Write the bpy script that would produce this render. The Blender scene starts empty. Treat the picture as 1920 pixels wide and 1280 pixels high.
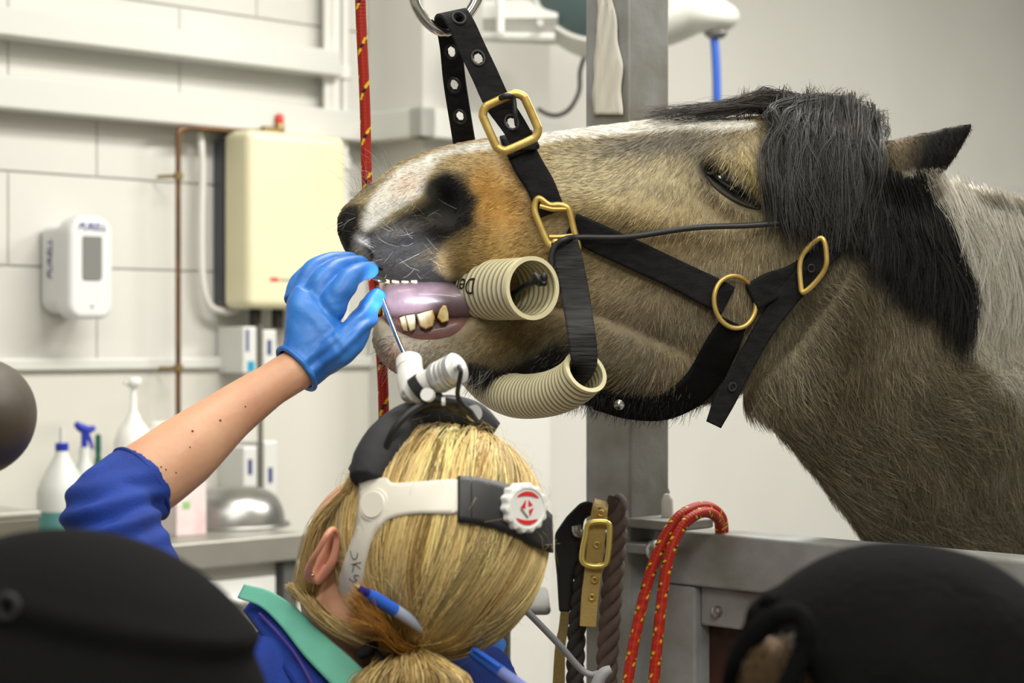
import bpy, bmesh, math, random
import numpy as np
from mathutils import Vector, Matrix
from mathutils.bvhtree import BVHTree

rng = np.random.default_rng(7)
random.seed(7)
SC = bpy.context.scene
COL = SC.collection
F = 3739.0          # focal length in pixels of the 1920 x 1280 frame
CZ = 1.35           # camera height
R2 = math.sqrt(2.0)
WALLC = 5.278       # side wall plane: X - Y = -WALLC

# ------------------------------------------------------------------ camera, world, lights, exposure
cam = bpy.data.cameras.new('camera')
cam.sensor_width = 36.0
cam.lens = F / 1920 * 36.0
cam.clip_start = 0.05
cam.dof.use_dof = True
cam.dof.focus_distance = 2.16
cam.dof.aperture_fstop = 6.3
camo = bpy.data.objects.new('camera', cam)
camo.location = (0, 0, CZ)
camo.rotation_euler = (math.pi / 2, 0, 0)
COL.objects.link(camo)
SC.camera = camo

w = bpy.data.worlds.new('world'); SC.world = w; w.use_nodes = True
w.node_tree.nodes['Background'].inputs[0].default_value = (0.86, 0.9, 0.86, 1)
w.node_tree.nodes['Background'].inputs[1].default_value = 0.15

SC.view_settings.view_transform = 'Standard'
SC.view_settings.look = 'None'
SC.view_settings.exposure = -0.34
SC.view_settings.gamma = 1.0
SC.view_settings.use_curve_mapping = False


def area(name, loc, size, power, col=(1, .97, .9), sy=None, rz=0):
    l = bpy.data.lights.new(name, 'AREA'); l.energy = power; l.color = col
    l.shape = 'RECTANGLE'; l.size = size; l.size_y = sy or size
    o = bpy.data.objects.new(name, l); o.location = loc; o.rotation_euler = (0, 0, rz)
    COL.objects.link(o); return o


# strip lights of the room, just under the ceiling fixtures built below
CEIL = 3.2
LAMPS = [(-0.7, 1.3, 26), (0.5, 3.3, 96), (1.0, 1.0, 44), (2.5, 4.2, 155), (0.2, -0.9, 92)]  # last lamp is added front fill behind the camera
for (lx, ly, p) in LAMPS:
    area('ceiling_lamp_light', (lx, ly, CEIL - 0.10), 1.5, p, sy=0.5, rz=math.pi / 4)


# ------------------------------------------------------------------ helpers
def P(x, y, D):
    return np.array([(x - 960) / F * D, D, CZ - (y - 640) / F * D])


def PXA(co):
    co = np.asarray(co)
    return 960 + co[:, 0] / co[:, 1] * F, 640 - (co[:, 2] - CZ) / co[:, 1] * F


def lin(c):
    c = np.asarray(c, float) / 255.0
    return np.where(c <= 0.04045, c / 12.92, ((c + 0.055) / 1.055) ** 2.4)


def L4(c):
    return tuple(float(v) for v in lin(c)) + (1.0,)


def tag(o, label, cat, group=None, kind=None):
    if label: o['label'] = label
    if cat: o['category'] = cat
    if group: o['group'] = group
    if kind: o['kind'] = kind
    return o


def empty(name, loc, rz=0.0):
    o = bpy.data.objects.new(name, None)
    o.location = tuple(float(v) for v in loc); o.rotation_euler = (0, 0, rz)
    o.empty_display_size = 0.05
    COL.objects.link(o)
    return o


def wmat(o):
    m = Matrix.Translation(o.location) @ o.rotation_euler.to_matrix().to_4x4()
    if o.parent is not None:
        m = wmat(o.parent) @ o.matrix_parent_inverse @ m
    return m


def put(name, mesh, mat=None, parent=None, smooth=True):
    """link a mesh given in world coordinates; keep world place under the parent"""
    if mat is not None:
        mesh.materials.clear(); mesh.materials.append(mat)
    if smooth and len(mesh.polygons):
        mesh.polygons.foreach_set('use_smooth', [True] * len(mesh.polygons))
        if len(mesh.polygons) < 6000: mesh.set_sharp_from_angle(angle=math.radians(50))
    o = bpy.data.objects.new(name, mesh)
    COL.objects.link(o)
    if parent is not None:
        o.parent = parent
        o.matrix_parent_inverse = wmat(parent).inverted()
    return o


def putl(name, mesh, mat, parent, smooth=True):
    """mesh given in the parent's local coordinates"""
    if mat is not None:
        mesh.materials.clear(); mesh.materials.append(mat)
    if smooth and len(mesh.polygons):
        mesh.polygons.foreach_set('use_smooth', [True] * len(mesh.polygons))
        if len(mesh.polygons) < 6000: mesh.set_sharp_from_angle(angle=math.radians(50))
    o = bpy.data.objects.new(name, mesh)
    COL.objects.link(o); o.parent = parent
    return o


def mk(vf, name='m'):
    if isinstance(vf, bpy.types.Mesh): return vf
    v, f = vf
    me = bpy.data.meshes.new(name)
    me.from_pydata([tuple(map(float, p)) for p in v], [], [tuple(map(int, q)) for q in f])
    me.update()
    return me


def join(*vfs):
    V, Fc, n = [], [], 0
    for v, f in vfs:
        V.extend([tuple(p) for p in v]); Fc.extend([tuple(i + n for i in q) for q in f]); n += len(v)
    return V, Fc


def sharp(o, ang=35):
    try:
        o.data.set_sharp_from_angle(angle=math.radians(ang))
    except Exception:
        pass
    return o


def bevel(o, wd=0.003, seg=2):
    m = o.modifiers.new('bevel', 'BEVEL'); m.width = wd; m.segments = seg; m.limit_method = 'ANGLE'
    return o


def solid(o, th, off=0.0):
    m = o.modifiers.new('solid', 'SOLIDIFY'); m.thickness = th; m.offset = off
    return o


def spline(pts, n):
    """Catmull-Rom resample through the points (any dimension), n samples, even in parameter"""
    p = np.asarray(pts, float)
    k = len(p)
    if k == 2:
        t = np.linspace(0, 1, n)[:, None]
        return p[0] * (1 - t) + p[1] * t
    ext = np.vstack([2 * p[0] - p[1], p, 2 * p[-1] - p[-2]])
    u = np.linspace(0, k - 1 - 1e-9, n)
    i = np.floor(u).astype(int); t = (u - i)[:, None]
    a, b, c, d = ext[i], ext[i + 1], ext[i + 2], ext[i + 3]
    return 0.5 * ((2 * b) + (-a + c) * t + (2 * a - 5 * b + 4 * c - d) * t ** 2 + (-a + 3 * b - 3 * c + d) * t ** 3)


def nrm(v):
    v = np.asarray(v, float)
    return v / (np.linalg.norm(v, axis=-1, keepdims=True) + 1e-12)


def frames(p, up=(0, 0, 1)):
    t = nrm(np.gradient(p, axis=0))
    n = np.zeros_like(p)
    ref = np.asarray(up, float)
    if abs(np.dot(t[0], ref)) > 0.9: ref = np.array([1.0, 0, 0])
    v = nrm(np.cross(t[0], ref))
    for i in range(len(p)):
        v = v - t[i] * np.dot(v, t[i]); v = v / (np.linalg.norm(v) + 1e-12)
        n[i] = v
    return t, n, np.cross(t, n)


def tube(pts, rad, n=12, m=None, closed=False, caps=True, squash=None):
    p = np.asarray(pts, float)
    if m:
        r = np.interp(np.linspace(0, 1, m), np.linspace(0, 1, len(np.atleast_1d(rad))), np.atleast_1d(rad)) if np.ndim(rad) else np.full(m, rad)
        if closed:
            q = np.vstack([p[-1:], p, p[:2]])
            full = spline(q, m * 4)
            lo, hi = int(m * 4 * 1 / (len(q) - 1)), int(m * 4 * (len(q) - 2) / (len(q) - 1))
            idx = np.linspace(lo, hi, m + 1).astype(int)[:-1]
            p = full[idx]
        else:
            p = spline(p, m)
    else:
        m = len(p); r = np.full(m, rad) if not np.ndim(rad) else np.asarray(rad)
    if closed:
        pe = np.vstack([p[-1:], p, p[:1]]); t = nrm(pe[2:] - pe[:-2])
        c = p.mean(0); pl = nrm(np.linalg.svd(p - c)[2][2])
        a = np.cross(t, pl); b = np.tile(pl, (m, 1)); a = nrm(a)
    else:
        t, a, b = frames(p)
    th = np.linspace(0, 2 * np.pi, n, endpoint=False)
    sq = squash or (1, 1)
    V = (p[:, None, :] + r[:, None, None] * (sq[0] * np.cos(th)[None, :, None] * a[:, None, :] + sq[1] * np.sin(th)[None, :, None] * b[:, None, :])).reshape(-1, 3)
    Fc = []
    rows = m if closed else m - 1
    for i in range(rows):
        j = (i + 1) % m
        for k in range(n):
            k2 = (k + 1) % n
            Fc.append((i * n + k, i * n + k2, j * n + k2, j * n + k))
    if caps and not closed:
        Fc.append(tuple(range(n))[::-1]); Fc.append(tuple((m - 1) * n + k for k in range(n)))
    return V.tolist(), Fc


def pts_px(L):
    return np.array([P(*q) for q in L])


def tubepx(L, rad_px, n=12, m=24, **kw):
    """L: (x, y, D); radius in pixels at that distance"""
    L = [tuple(map(float, q)) for q in L]
    if np.ndim(rad_px):
        r = [rp / F * q[2] for rp, q in zip(rad_px, L)]
    else:
        r = rad_px / F * L[0][2]
    return tube(pts_px(L), r, n, m, **kw)


def box(x0, x1, y0, y1, z0, z1):
    v = [(x0, y0, z0), (x1, y0, z0), (x1, y1, z0), (x0, y1, z0), (x0, y0, z1), (x1, y0, z1), (x1, y1, z1), (x0, y1, z1)]
    f = [(0, 3, 2, 1), (4, 5, 6, 7), (0, 1, 5, 4), (1, 2, 6, 5), (2, 3, 7, 6), (3, 0, 4, 7)]
    return v, f


def lathe(prof, n=32, c=(0, 0, 0), axis=None, caps=True):
    """prof: (r, z) pairs; axis: direction for z"""
    th = np.linspace(0, 2 * np.pi, n, endpoint=False)
    V = []
    if axis is None:
        ex, ey, ez = np.eye(3)
    else:
        ez = nrm(axis); ref = np.array([0, 0, 1.0]) if abs(ez[2]) < .9 else np.array([1.0, 0, 0])
        ex = nrm(np.cross(ref, ez)); ey = np.cross(ez, ex)
    c = np.asarray(c, float)
    for r, z in prof:
        for a in th:
            V.append(c + r * math.cos(a) * ex + r * math.sin(a) * ey + z * ez)
    Fc = []
    for i in range(len(prof) - 1):
        for k in range(n):
            k2 = (k + 1) % n
            Fc.append((i * n + k, i * n + k2, (i + 1) * n + k2, (i + 1) * n + k))
    if caps and prof[0][0] > 1e-6: Fc.append(tuple(range(n))[::-1])
    if caps and prof[-1][0] > 1e-6: Fc.append(tuple((len(prof) - 1) * n + k for k in range(n)))
    return V, Fc


def ellipsoid(c, ax, n=32, m=20):
    """ax: 3 x 3 rows = semi-axis vectors"""
    ax = np.asarray(ax, float); c = np.asarray(c, float)
    V, Fc = [], []
    V.append(c + ax[2])
    for i in range(1, m):
        ph = math.pi * i / m
        for k in range(n):
            a = 2 * math.pi * k / n
            V.append(c + math.sin(ph) * (math.cos(a) * ax[0] + math.sin(a) * ax[1]) + math.cos(ph) * ax[2])
    V.append(c - ax[2])
    for k in range(n): Fc.append((0, 1 + k, 1 + (k + 1) % n))
    for i in range(m - 2):
        for k in range(n):
            a = 1 + i * n + k; b = 1 + i * n + (k + 1) % n
            Fc.append((a, a + n, b + n, b))
    e = len(V) - 1
    for k in range(n): Fc.append((e, 1 + (m - 2) * n + (k + 1) % n, 1 + (m - 2) * n + k))
    return V, Fc


def loft(secs, nring=40, m=60):
    """secs: (xt, yt, xb, yb, half_width_m, D[, exponent]) pixel top / bottom points of a cross-section at distance D"""
    S = np.array([list(s) + ([2.2] if len(s) == 6 else []) for s in secs], float)
    S = spline(S, m)
    th = np.linspace(0, 2 * np.pi, nring, endpoint=False)
    V = []
    for s in S:
        T = P(s[0], s[1], s[5]); B = P(s[2], s[3], s[5])
        c = (T + B) / 2; h = (T - B) / 2
        e = 2.0 / s[6]
        ca, sa = np.cos(th), np.sin(th)
        cu = np.sign(ca) * np.abs(ca) ** e; su = np.sign(sa) * np.abs(sa) ** e
        V.append(c[None] + cu[:, None] * h[None] + su[:, None] * max(s[4], .002) * np.array([[0, 1.0, 0]]))
    V = np.vstack(V); Fc = []
    for i in range(m - 1):
        for k in range(nring):
            k2 = (k + 1) % nring
            Fc.append((i * nring + k, i * nring + k2, (i + 1) * nring + k2, (i + 1) * nring + k))
    Fc.append(tuple(range(nring))[::-1]); Fc.append(tuple((m - 1) * nring + k for k in range(nring)))
    return V.tolist(), Fc


def fix_normals(me):
    bm = bmesh.new(); bm.from_mesh(me); bmesh.ops.recalc_face_normals(bm, faces=bm.faces); bm.to_mesh(me); bm.free()
    return me


def remesh(vfs, voxel, smooth=6, fac=0.5):
    objs = bpy.data.meshes.new('tmp')
    v, f = join(*vfs)
    objs.from_pydata([tuple(map(float, p)) for p in v], [], f); objs.update()
    fix_normals(objs)
    o = bpy.data.objects.new('tmp', objs); COL.objects.link(o)
    r = o.modifiers.new('r', 'REMESH'); r.mode = 'VOXEL'; r.voxel_size = voxel; r.adaptivity = 0
    s = o.modifiers.new('s', 'SMOOTH'); s.iterations = smooth; s.factor = fac
    dg = bpy.context.evaluated_depsgraph_get()
    me = bpy.data.meshes.new_from_object(o.evaluated_get(dg))
    bpy.data.objects.remove(o); bpy.data.meshes.remove(objs)
    return me


def mco(me):
    a = np.empty(len(me.vertices) * 3); me.vertices.foreach_get('co', a); return a.reshape(-1, 3)


def mno(me):
    a = np.empty(len(me.vertices) * 3); me.vertices.foreach_get('normal', a); return a.reshape(-1, 3)


def mset(me, co):
    me.vertices.foreach_set('co', np.asarray(co, float).ravel()); me.update()


def vcol(me, col, name='col'):
    a = me.color_attributes.new(name, 'FLOAT_COLOR', 'POINT')
    c = np.ones((len(me.vertices), 4)); c[:, :3] = col
    a.data.foreach_set('color', c.ravel())


def bvh(me):
    me.calc_loop_triangles()
    return BVHTree.FromPolygons([v.co.copy() for v in me.vertices], [tuple(p.vertices) for p in me.polygons])


def fbm(p, sc, seed=0):
    """cheap value noise from sines, array in"""
    p = np.asarray(p) * sc
    out = np.zeros(len(p)); r = np.random.default_rng(seed); a = 1.0
    for o in range(4):
        for _ in range(3):
            k = r.normal(size=p.shape[1]) * (1.9 ** o); out += a * np.sin(p @ k + r.uniform(0, 6.28))
        a *= .55
    return out / 3.5


def hair(name, pts, rad, col, mat, parent, tip=0.25):
    """pts: (n, k, 3); rad: (n,) root radius; col: (n, 3) linear"""
    n, k, _ = pts.shape
    hc = bpy.data.hair_curves.new(name)
    hc.add_curves([k] * n)
    hc.attributes['position'].data.foreach_set('vector', pts.astype(np.float32).ravel())
    ra = hc.attributes.get('radius') or hc.attributes.new('radius', 'FLOAT', 'POINT')
    prof = np.linspace(1, tip, k) ** 0.8
    ra.data.foreach_set('value', (np.asarray(rad)[:, None] * prof[None]).astype(np.float32).ravel())
    ca = hc.attributes.new('col', 'FLOAT_COLOR', 'CURVE')
    c4 = np.ones((n, 4), np.float32); c4[:, :3] = col
    ca.data.foreach_set('color', c4.ravel())
    hc.materials.append(mat)
    o = bpy.data.objects.new(name, hc); COL.objects.link(o)
    if parent is not None:
        o.parent = parent
        o.matrix_parent_inverse = Matrix.Translation(parent.location).inverted()
    o['kind'] = 'stuff'
    return o


# ------------------------------------------------------------------ materials
MATS = {}


def mat(name, col=None, rough=0.6, metal=0.0, bump=0.0, bscale=60.0, var=0.0, vscale=8.0, attr=None, spec=0.5,
        coat=0.0, sheen=0.0, emit=None, estr=0.0, sss=0.0, trans=0.0, col2=None, stretch=None):
    if name in MATS: return MATS[name]
    m = bpy.data.materials.new(name); m.use_nodes = True
    nt = m.node_tree; b = nt.nodes['Principled BSDF']
    b.inputs['Roughness'].default_value = rough; b.inputs['Metallic'].default_value = metal
    b.inputs['Specular IOR Level'].default_value = spec
    b.inputs['Coat Weight'].default_value = coat
    b.inputs['Sheen Weight'].default_value = sheen
    b.inputs['Transmission Weight'].default_value = trans
    if sss:
        b.inputs['Subsurface Weight'].default_value = sss; b.inputs['Subsurface Radius'].default_value = (.012, .005, .003)
        b.inputs['Subsurface Scale'].default_value = 1.0
    src = None
    if attr:
        a = nt.nodes.new('ShaderNodeAttribute'); a.attribute_name = attr; src = a.outputs['Color']
    else:
        b.inputs['Base Color'].default_value = L4(col)
    tc = None
    if bump or var:
        tc = nt.nodes.new('ShaderNodeTexCoord')
        vec = tc.outputs['Object']
        if stretch:
            mp = nt.nodes.new('ShaderNodeMapping'); mp.inputs['Scale'].default_value = stretch
            nt.links.new(vec, mp.inputs['Vector']); vec = mp.outputs['Vector']
    if var:
        nz = nt.nodes.new('ShaderNodeTexNoise'); nz.inputs['Scale'].default_value = vscale; nz.inputs['Detail'].default_value = 6
        nt.links.new(vec, nz.inputs['Vector'])
        mx = nt.nodes.new('ShaderNodeMix'); mx.data_type = 'RGBA'
        rp = nt.nodes.new('ShaderNodeMapRange'); rp.inputs['From Min'].default_value = .35; rp.inputs['From Max'].default_value = .65
        nt.links.new(nz.outputs['Fac'], rp.inputs['Value']); nt.links.new(rp.outputs['Result'], mx.inputs['Factor'])
        if src is None:
            c = np.array(lin(col)); c2 = np.array(lin(col2)) if col2 is not None else c * (1 - var)
            mx.inputs['A'].default_value = tuple(c) + (1,); mx.inputs['B'].default_value = tuple(c2) + (1,)
        else:
            nt.links.new(src, mx.inputs['A'])
            ml = nt.nodes.new('ShaderNodeMix'); ml.data_type = 'RGBA'; ml.blend_type = 'MULTIPLY'; ml.inputs['Factor'].default_value = 1
            nt.links.new(src, ml.inputs['A']); ml.inputs['B'].default_value = (1 - var,) * 3 + (1,)
            nt.links.new(ml.outputs['Result'], mx.inputs['B'])
        src = mx.outputs['Result']
    if src is not None:
        nt.links.new(src, b.inputs['Base Color'])
    if bump:
        nb = nt.nodes.new('ShaderNodeTexNoise'); nb.inputs['Scale'].default_value = bscale; nb.inputs['Detail'].default_value = 5
        nt.links.new(vec, nb.inputs['Vector'])
        bn = nt.nodes.new('ShaderNodeBump'); bn.inputs['Strength'].default_value = min(1, bump); bn.inputs['Distance'].default_value = 0.004
        nt.links.new(nb.outputs['Fac'], bn.inputs['Height']); nt.links.new(bn.outputs['Normal'], b.inputs['Normal'])
    if emit is not None:
        b.inputs['Emission Color'].default_value = L4(emit); b.inputs['Emission Strength'].default_value = estr
    MATS[name] = m
    return m


WALLP = mat('wall_paint', (213, 212, 206), .55, bump=.12, bscale=25, var=.05, vscale=2.5)
WHITEP = mat('white_gloss', (228, 227, 222), .35, var=.03, vscale=6)
TRUNK = mat('white_trunking', (211, 211, 206), .4)
STEEL = mat('brushed_steel', (176, 176, 174), .34, 1.0, bump=.05, bscale=120)
COUNTER = mat('counter_steel', (165, 163, 156), .42, .6, var=.08, vscale=10)
GREYM = mat('galvanised_grey_paint', (158, 161, 162), .5, .15, bump=.25, bscale=40, var=.22, vscale=11, col2=(126, 124, 116))
BLACKW = mat('black_webbing', (20, 20, 21), .72, bump=.35, bscale=420, var=.3, vscale=60, stretch=(1, 1, 2.5), col2=(32, 32, 33), spec=.12)
BLACKR = mat('black_rubber', (26, 26, 28), .5, bump=.08, bscale=80)
BRASS = mat('brass', (226, 198, 118), .4, .7, bump=.08, bscale=90, var=.15, vscale=30, col2=(186, 150, 78))
CHROME = mat('polished_steel', (200, 198, 192), .18, 1.0, bump=.06, bscale=30)


# ------------------------------------------------------------------ the room
def wy(px, d=0.0):
    k = (px - 960) / F
    return (WALLC - d * R2) / (1 - k)


def wp(px, py, d=0.0):
    """pixel on the plane d in front of the side wall -> (u along wall, z)"""
    Y = wy(px, d); X = (px - 960) / F * Y
    return (X + Y) / R2, CZ - (py - 640) / F * Y


def wu(px, d=0.0):
    return wp(px, 640, d)[0]


VW = -WALLC / R2      # v coordinate of the side wall


def uv(u, v, z):      # wall frame (u along the wall, v out of the wall towards the room) -> world
    return ((u + v) / R2, (u - v) / R2, z)


def wall_empty(name, u, z, d=0.0):
    return empty(name, uv(u, VW + d, z), math.pi / 4)      # local x along wall, local -y out of the wall


ROOM = empty('side_wall_frame', uv(0, VW, 0), math.pi / 4)
bpy.data.objects.remove(ROOM)


def slab(name, u0, u1, v0, v1, z0, z1, m, parent=None, kind='structure'):
    v, f = box(u0, u1, -v1, -v0, z0, z1)
    v = [uv(a, -b, c) for a, b, c in v]
    o = put(name, mk((v, f)), m, parent, smooth=False)
    if kind and parent is None: o['kind'] = kind
    return o


U0, U1, V1 = -3.2, 9.5, 3.2
FLOORM = mat('grey_floor', (120, 118, 112), .6, var=.15, vscale=6)
slab('floor', U0 - .1, U1 + .1, VW - .3, V1 + .1, -.1, 0, FLOORM)
slab('ceiling', U0 - .1, U1 + .1, VW - .3, V1 + .1, CEIL, CEIL + .1, mat('ceiling_paint', (212, 212, 206), .7))
slab('wall_right', U1, U1 + .1, VW - .2, V1, 0, CEIL, WALLP)
slab('wall_back', U0, U1, V1, V1 + .1, 0, CEIL, WALLP)
slab('wall_front', U0 - .1, U0, VW - .2, V1, 0, CEIL, WALLP)
# the side wall: painted block courses on the left of the pier, plain sheet from the pier on
wl = slab('wall_left', U0, U1, VW - .2, VW - .012, 0, CEIL, mat('joint_paint', (208, 207, 200), .7))
wl['kind'] = 'structure'
uend = wu(700)
ZP = 1.31
bw, bh = 0.44, 0.2
bv, bf = box(-bw / 2 + .0012, bw / 2 - .0012, .006, .0125, -bh / 2 + .002, bh / 2 - .002)
proto = None
row = 0
z = ZP + bh / 2 - .0
while z - bh / 2 < 2.35:
    off = (row % 2) * bw / 2
    k = 0
    u = 1.35 + off
    while u - bw / 2 < uend:
        if proto is None:
            bmesh_me = mk((bv, bf), 'block')
            bmesh_me.materials.append(WALLP)
        b = bpy.data.objects.new('block', bmesh_me)
        proto = b
        b.location = uv(u, VW, z); b.rotation_euler = (0, 0, math.pi / 4)
        COL.objects.link(b); b.parent = wl
        bevel(b, .0022, 2)
        u += bw
    z += bh; row += 1
slab('panel', 1.0, uend, VW - .012, VW + .002, 0, ZP - .02, mat('wall_board', (210, 208, 200), .4, var=.03, vscale=2), wl)
slab('panel', uend, U1, VW - .012, VW + .002, 0, CEIL, WALLP, wl)
tr = slab('trim_1', 1.0, uend, VW + .001, VW + .016, ZP - .022, ZP + .004, TRUNK)
bevel(tr, .004)
# pier in front of the wall, with the trunking going round it
pu0 = wu(690); pv = .2
pu1 = pu0 + .42 + .02
slab('pillar', pu0, pu1, VW, VW + pv, 0, CEIL, WALLP)
zB0, zB1 = 1.835, 1.905
zA0, zA1 = 1.985, 2.045


def trunking(name, z0, z1, runs, dep, label):
    t = empty(name, uv(runs[0][0], VW, z0), math.pi / 4)
    tag(t, label, 'cable trunking')
    for (a, b, v0, v1) in runs:
        o = slab('trunking_length', a, b, v0, v1, z0, z1, TRUNK, t)
        bevel(o, .004)
    return t


e1 = wu(636)
trunking('cable_trunking', zB0, zB1, [(1.2, pu0 - .002, VW + .002, VW + .062), (pu0 - .05, pu0 - .002, VW + .06, VW + pv + .05),
                                      (pu0 - .05, pu1 + .02, VW + pv + .002, VW + pv + .05)], .06,
         'wide white cable trunking running level with the top of the water heater')
trunking('cable_trunking', zA0, zA1, [(1.2, wu(606), VW + .002, VW + .07)], .07, 'upper white cable trunking, highest box on the block wall')
trunking('cable_trunking', 1.845, 1.9, [(pu1 + .05, U1 - .05, VW + .004, VW + .03)], .03, 'thin white trunking on the plain wall behind the horse neck')

# vertical conduits in the corner by the pier
for i, (px, r, lab) in enumerate([(612, .009, 'thin white conduit nearest the trunking end'), (626, .016, 'thick white downpipe in the wall corner'),
                                  (646, .010, 'slim white conduit beside the pier corner')]):
    u = wu(px, .03)
    pp = empty('wall_conduit', uv(u, VW + .03, 1.3)); tag(pp, lab, 'pipe')
    v_, f_ = tube([uv(u, VW + .03, 1.32), uv(u, VW + .03, CEIL - .01)], r, 14)
    put('pipe_run', mk((v_, f_)), WHITEP, pp)
    for zc in (1.78, 2.0, 2.4):
        v_, f_ = lathe([(r + .001, -.018), (r + .006, -.014), (r + .006, .014), (r + .001, .018)], 16, uv(u, VW + .03, zc))
        put('pipe_clip', mk((v_, f_)), WHITEP, pp)

# ceiling fixtures that give the light; the last is added for front fill
for i, (lx, ly, p) in enumerate(LAMPS):
    nm = ['over the left of the stocks', 'near the wall pier', 'over the onlookers', 'behind the horse', 'added behind the onlookers as front fill'][i]
    e = empty('ceiling_light', (lx, ly, CEIL), math.pi / 4); tag(e, 'long white ceiling light ' + nm, 'ceiling light', 'ceiling lights of the treatment room')
    putl('housing', mk(box(-.8, .8, -.28, .28, -.055, 0)), WHITEP, e, False)
    putl('diffuser', mk(box(-.75, .75, -.24, .24, -.07, -.056)), mat('diffuser', (240, 240, 235), .5, emit=(255, 250, 238), estr=1.5), e, False)

# ------------------------------------------------------------------ fittings on the block wall
# soap dispenser
u0, zb = wp(146, 598, .02); u1, zt = wp(212, 405, .10)
ul = wp(88, 500, .0)[0]
dw = wp(211, 500, .11)[0] - wp(128, 500, .11)[0]
zc0 = wp(170, 598, .1)[1]; zc1 = wp(170, 405, .1)[1]
dsp = wall_empty('soap_dispenser', wp(170, 500, .11)[0], zc0)
tag(dsp, 'white wall soap dispenser with a grey window and purple lettering', 'soap dispenser')
H = zc1 - zc0
prof = []
n = 12
for i in range(n + 1):       # rounded front outline, seen from the front: domed top, round bottom
    pass
hw = dw / 2


def rounded_slab(hw, z0, z1, y0, y1, rt, rb, n=10):
    """upright slab with rounded top/bottom corners; front at y0 (towards the room)"""
    out = []
    for (cx, cz, a0, r) in ((hw - rt, z1 - rt, 0, rt), (-hw + rt, z1 - rt, 90, rt), (-hw + rb, z0 + rb, 180, rb), (hw - rb, z0 + rb, 270, rb)):
        for i in range(n + 1):
            a = math.radians(a0 + 90 * i / n); out.append((cx + r * math.cos(a), cz + r * math.sin(a)))
    k = len(out)
    V = [(x, y0, z) for x, z in out] + [(x, y1, z) for x, z in out]
    Fc = [tuple(range(k)), tuple(range(2 * k - 1, k - 1, -1))] + [(i, i + k, (i + 1) % k + k, (i + 1) % k) for i in range(k)]
    return V, Fc


WPL = mat('dispenser_plastic', (226, 227, 228), .35)
o = putl('back_box', mk(rounded_slab(hw * .98, .012, H * .9, -.075, -.002, .012, .03)), WPL, dsp, False); bevel(o, .006, 3)
o = putl('front_cover', mk(rounded_slab(hw, 0, H, -.115, -.06, hw * .75, hw * .55)), WPL, dsp, False); bevel(o, .012, 3)
putl('window', mk(rounded_slab(hw * .42, H * .38, H * .80, -.118, -.112, .004, .006)), mat('window_grey', (128, 128, 126), .25), dsp, False)
PURP = mat('purple_print', (72, 66, 140), .5)


def text_mesh(txt, size, ital=0.0, ext=0.0005):
    c = bpy.data.curves.new('t', 'FONT'); c.body = txt; c.size = size; c.extrude = ext; c.align_x = 'CENTER'; c.align_y = 'CENTER'; c.shear = ital
    o = bpy.data.objects.new('t', c); COL.objects.link(o)
    dg = bpy.context.evaluated_depsgraph_get()
    me = bpy.data.meshes.new_from_object(o.evaluated_get(dg))
    bpy.data.objects.remove(o); bpy.data.curves.remove(c)
    return me


tm = text_mesh('PURELL', .021, .25)
co = mco(tm); mset(tm, np.c_[co[:, 0], -.1165 + co[:, 2], co[:, 1] + H * .89])
putl('front_lettering', tm, PURP, dsp, False)
tm = text_mesh('PURELL', .026, .2)
co = mco(tm); mset(tm, np.c_[-hw * .98 - .001 + co[:, 2], -.038 + co[:, 1], co[:, 0] + H * .58])
putl('side_lettering', tm, PURP, dsp, False)
putl('sensor_dot', mk(lathe([(.003, 0), (.003, .002)], 10, (0, -.115, H * .12), (0, -1, 0))), mat('dark_dot', (120, 120, 130), .4), dsp)

# water heater
dh = .135
ua, zbh = wp(466, 578, dh); ub, zth = wp(652, 258, dh)
hw_ = (ub - ua) / 2
wh = wall_empty('water_heater', (ua + ub) / 2, zbh)
tag(wh, 'cream wall water heater with a red valve pipe on top', 'water heater')
HH = zth - zbh
CREAM = mat('cream_enamel', (228, 222, 188), .35, var=.02)
o = putl('casing', mk(rounded_slab(hw_, 0, HH, -dh, -.035, .02, .02)), CREAM, wh, False); bevel(o, .022, 4)
putl('back_plate', mk(box(-hw_ + .004, hw_ - .01, -.034, -.001, .015, HH - .02)), mat('dark_grey_seam', (70, 74, 80), .5), wh, False)
putl('logo_mark', mk(box(-.085, -.06, -dh - .0008, -dh, .062, .071)), mat('red_print', (200, 70, 55), .5), wh, False)
for k in range(6):
    putl('logo_letter', mk(box(-.055 + k * .011, -.047 + k * .011, -dh - .0008, -dh, .063, .069)), mat('grey_print', (140, 138, 132), .5), wh, False)
for dx in (-.085, -.02):
    putl('pipe_union', mk(lathe([(.012, -.045), (.014, -.04), (.014, -.004), (.012, 0)], 14, (dx, -.08, 0))), mat('dark_fitting', (52, 48, 44), .5, .4), wh)

# white cable loop beside the heater
cb = empty('heater_cable', uv(wu(380, .02), VW + .02, wp(380, 400)[1])); tag(cb, 'thin white cable drooping to the left of the water heater', 'cable')
L = [(376, 250), (380, 320), (378, 420), (380, 520), (392, 570), (420, 584), (445, 582)]
put('cable_run', mk(tube([uv(wu(x, .03), VW + .03, wp(x, y, .03)[1]) for x, y in L], .008, 10, 40)), WHITEP, cb)
cb2 = put('cable_tail', mk(tube([uv(wu(x, .04), VW + .04, wp(x, y, .04)[1]) for x, y in [(358, 196), (368, 210), (376, 232), (377, 252)]], .004, 8, 16)), CREAM, cb)

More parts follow.
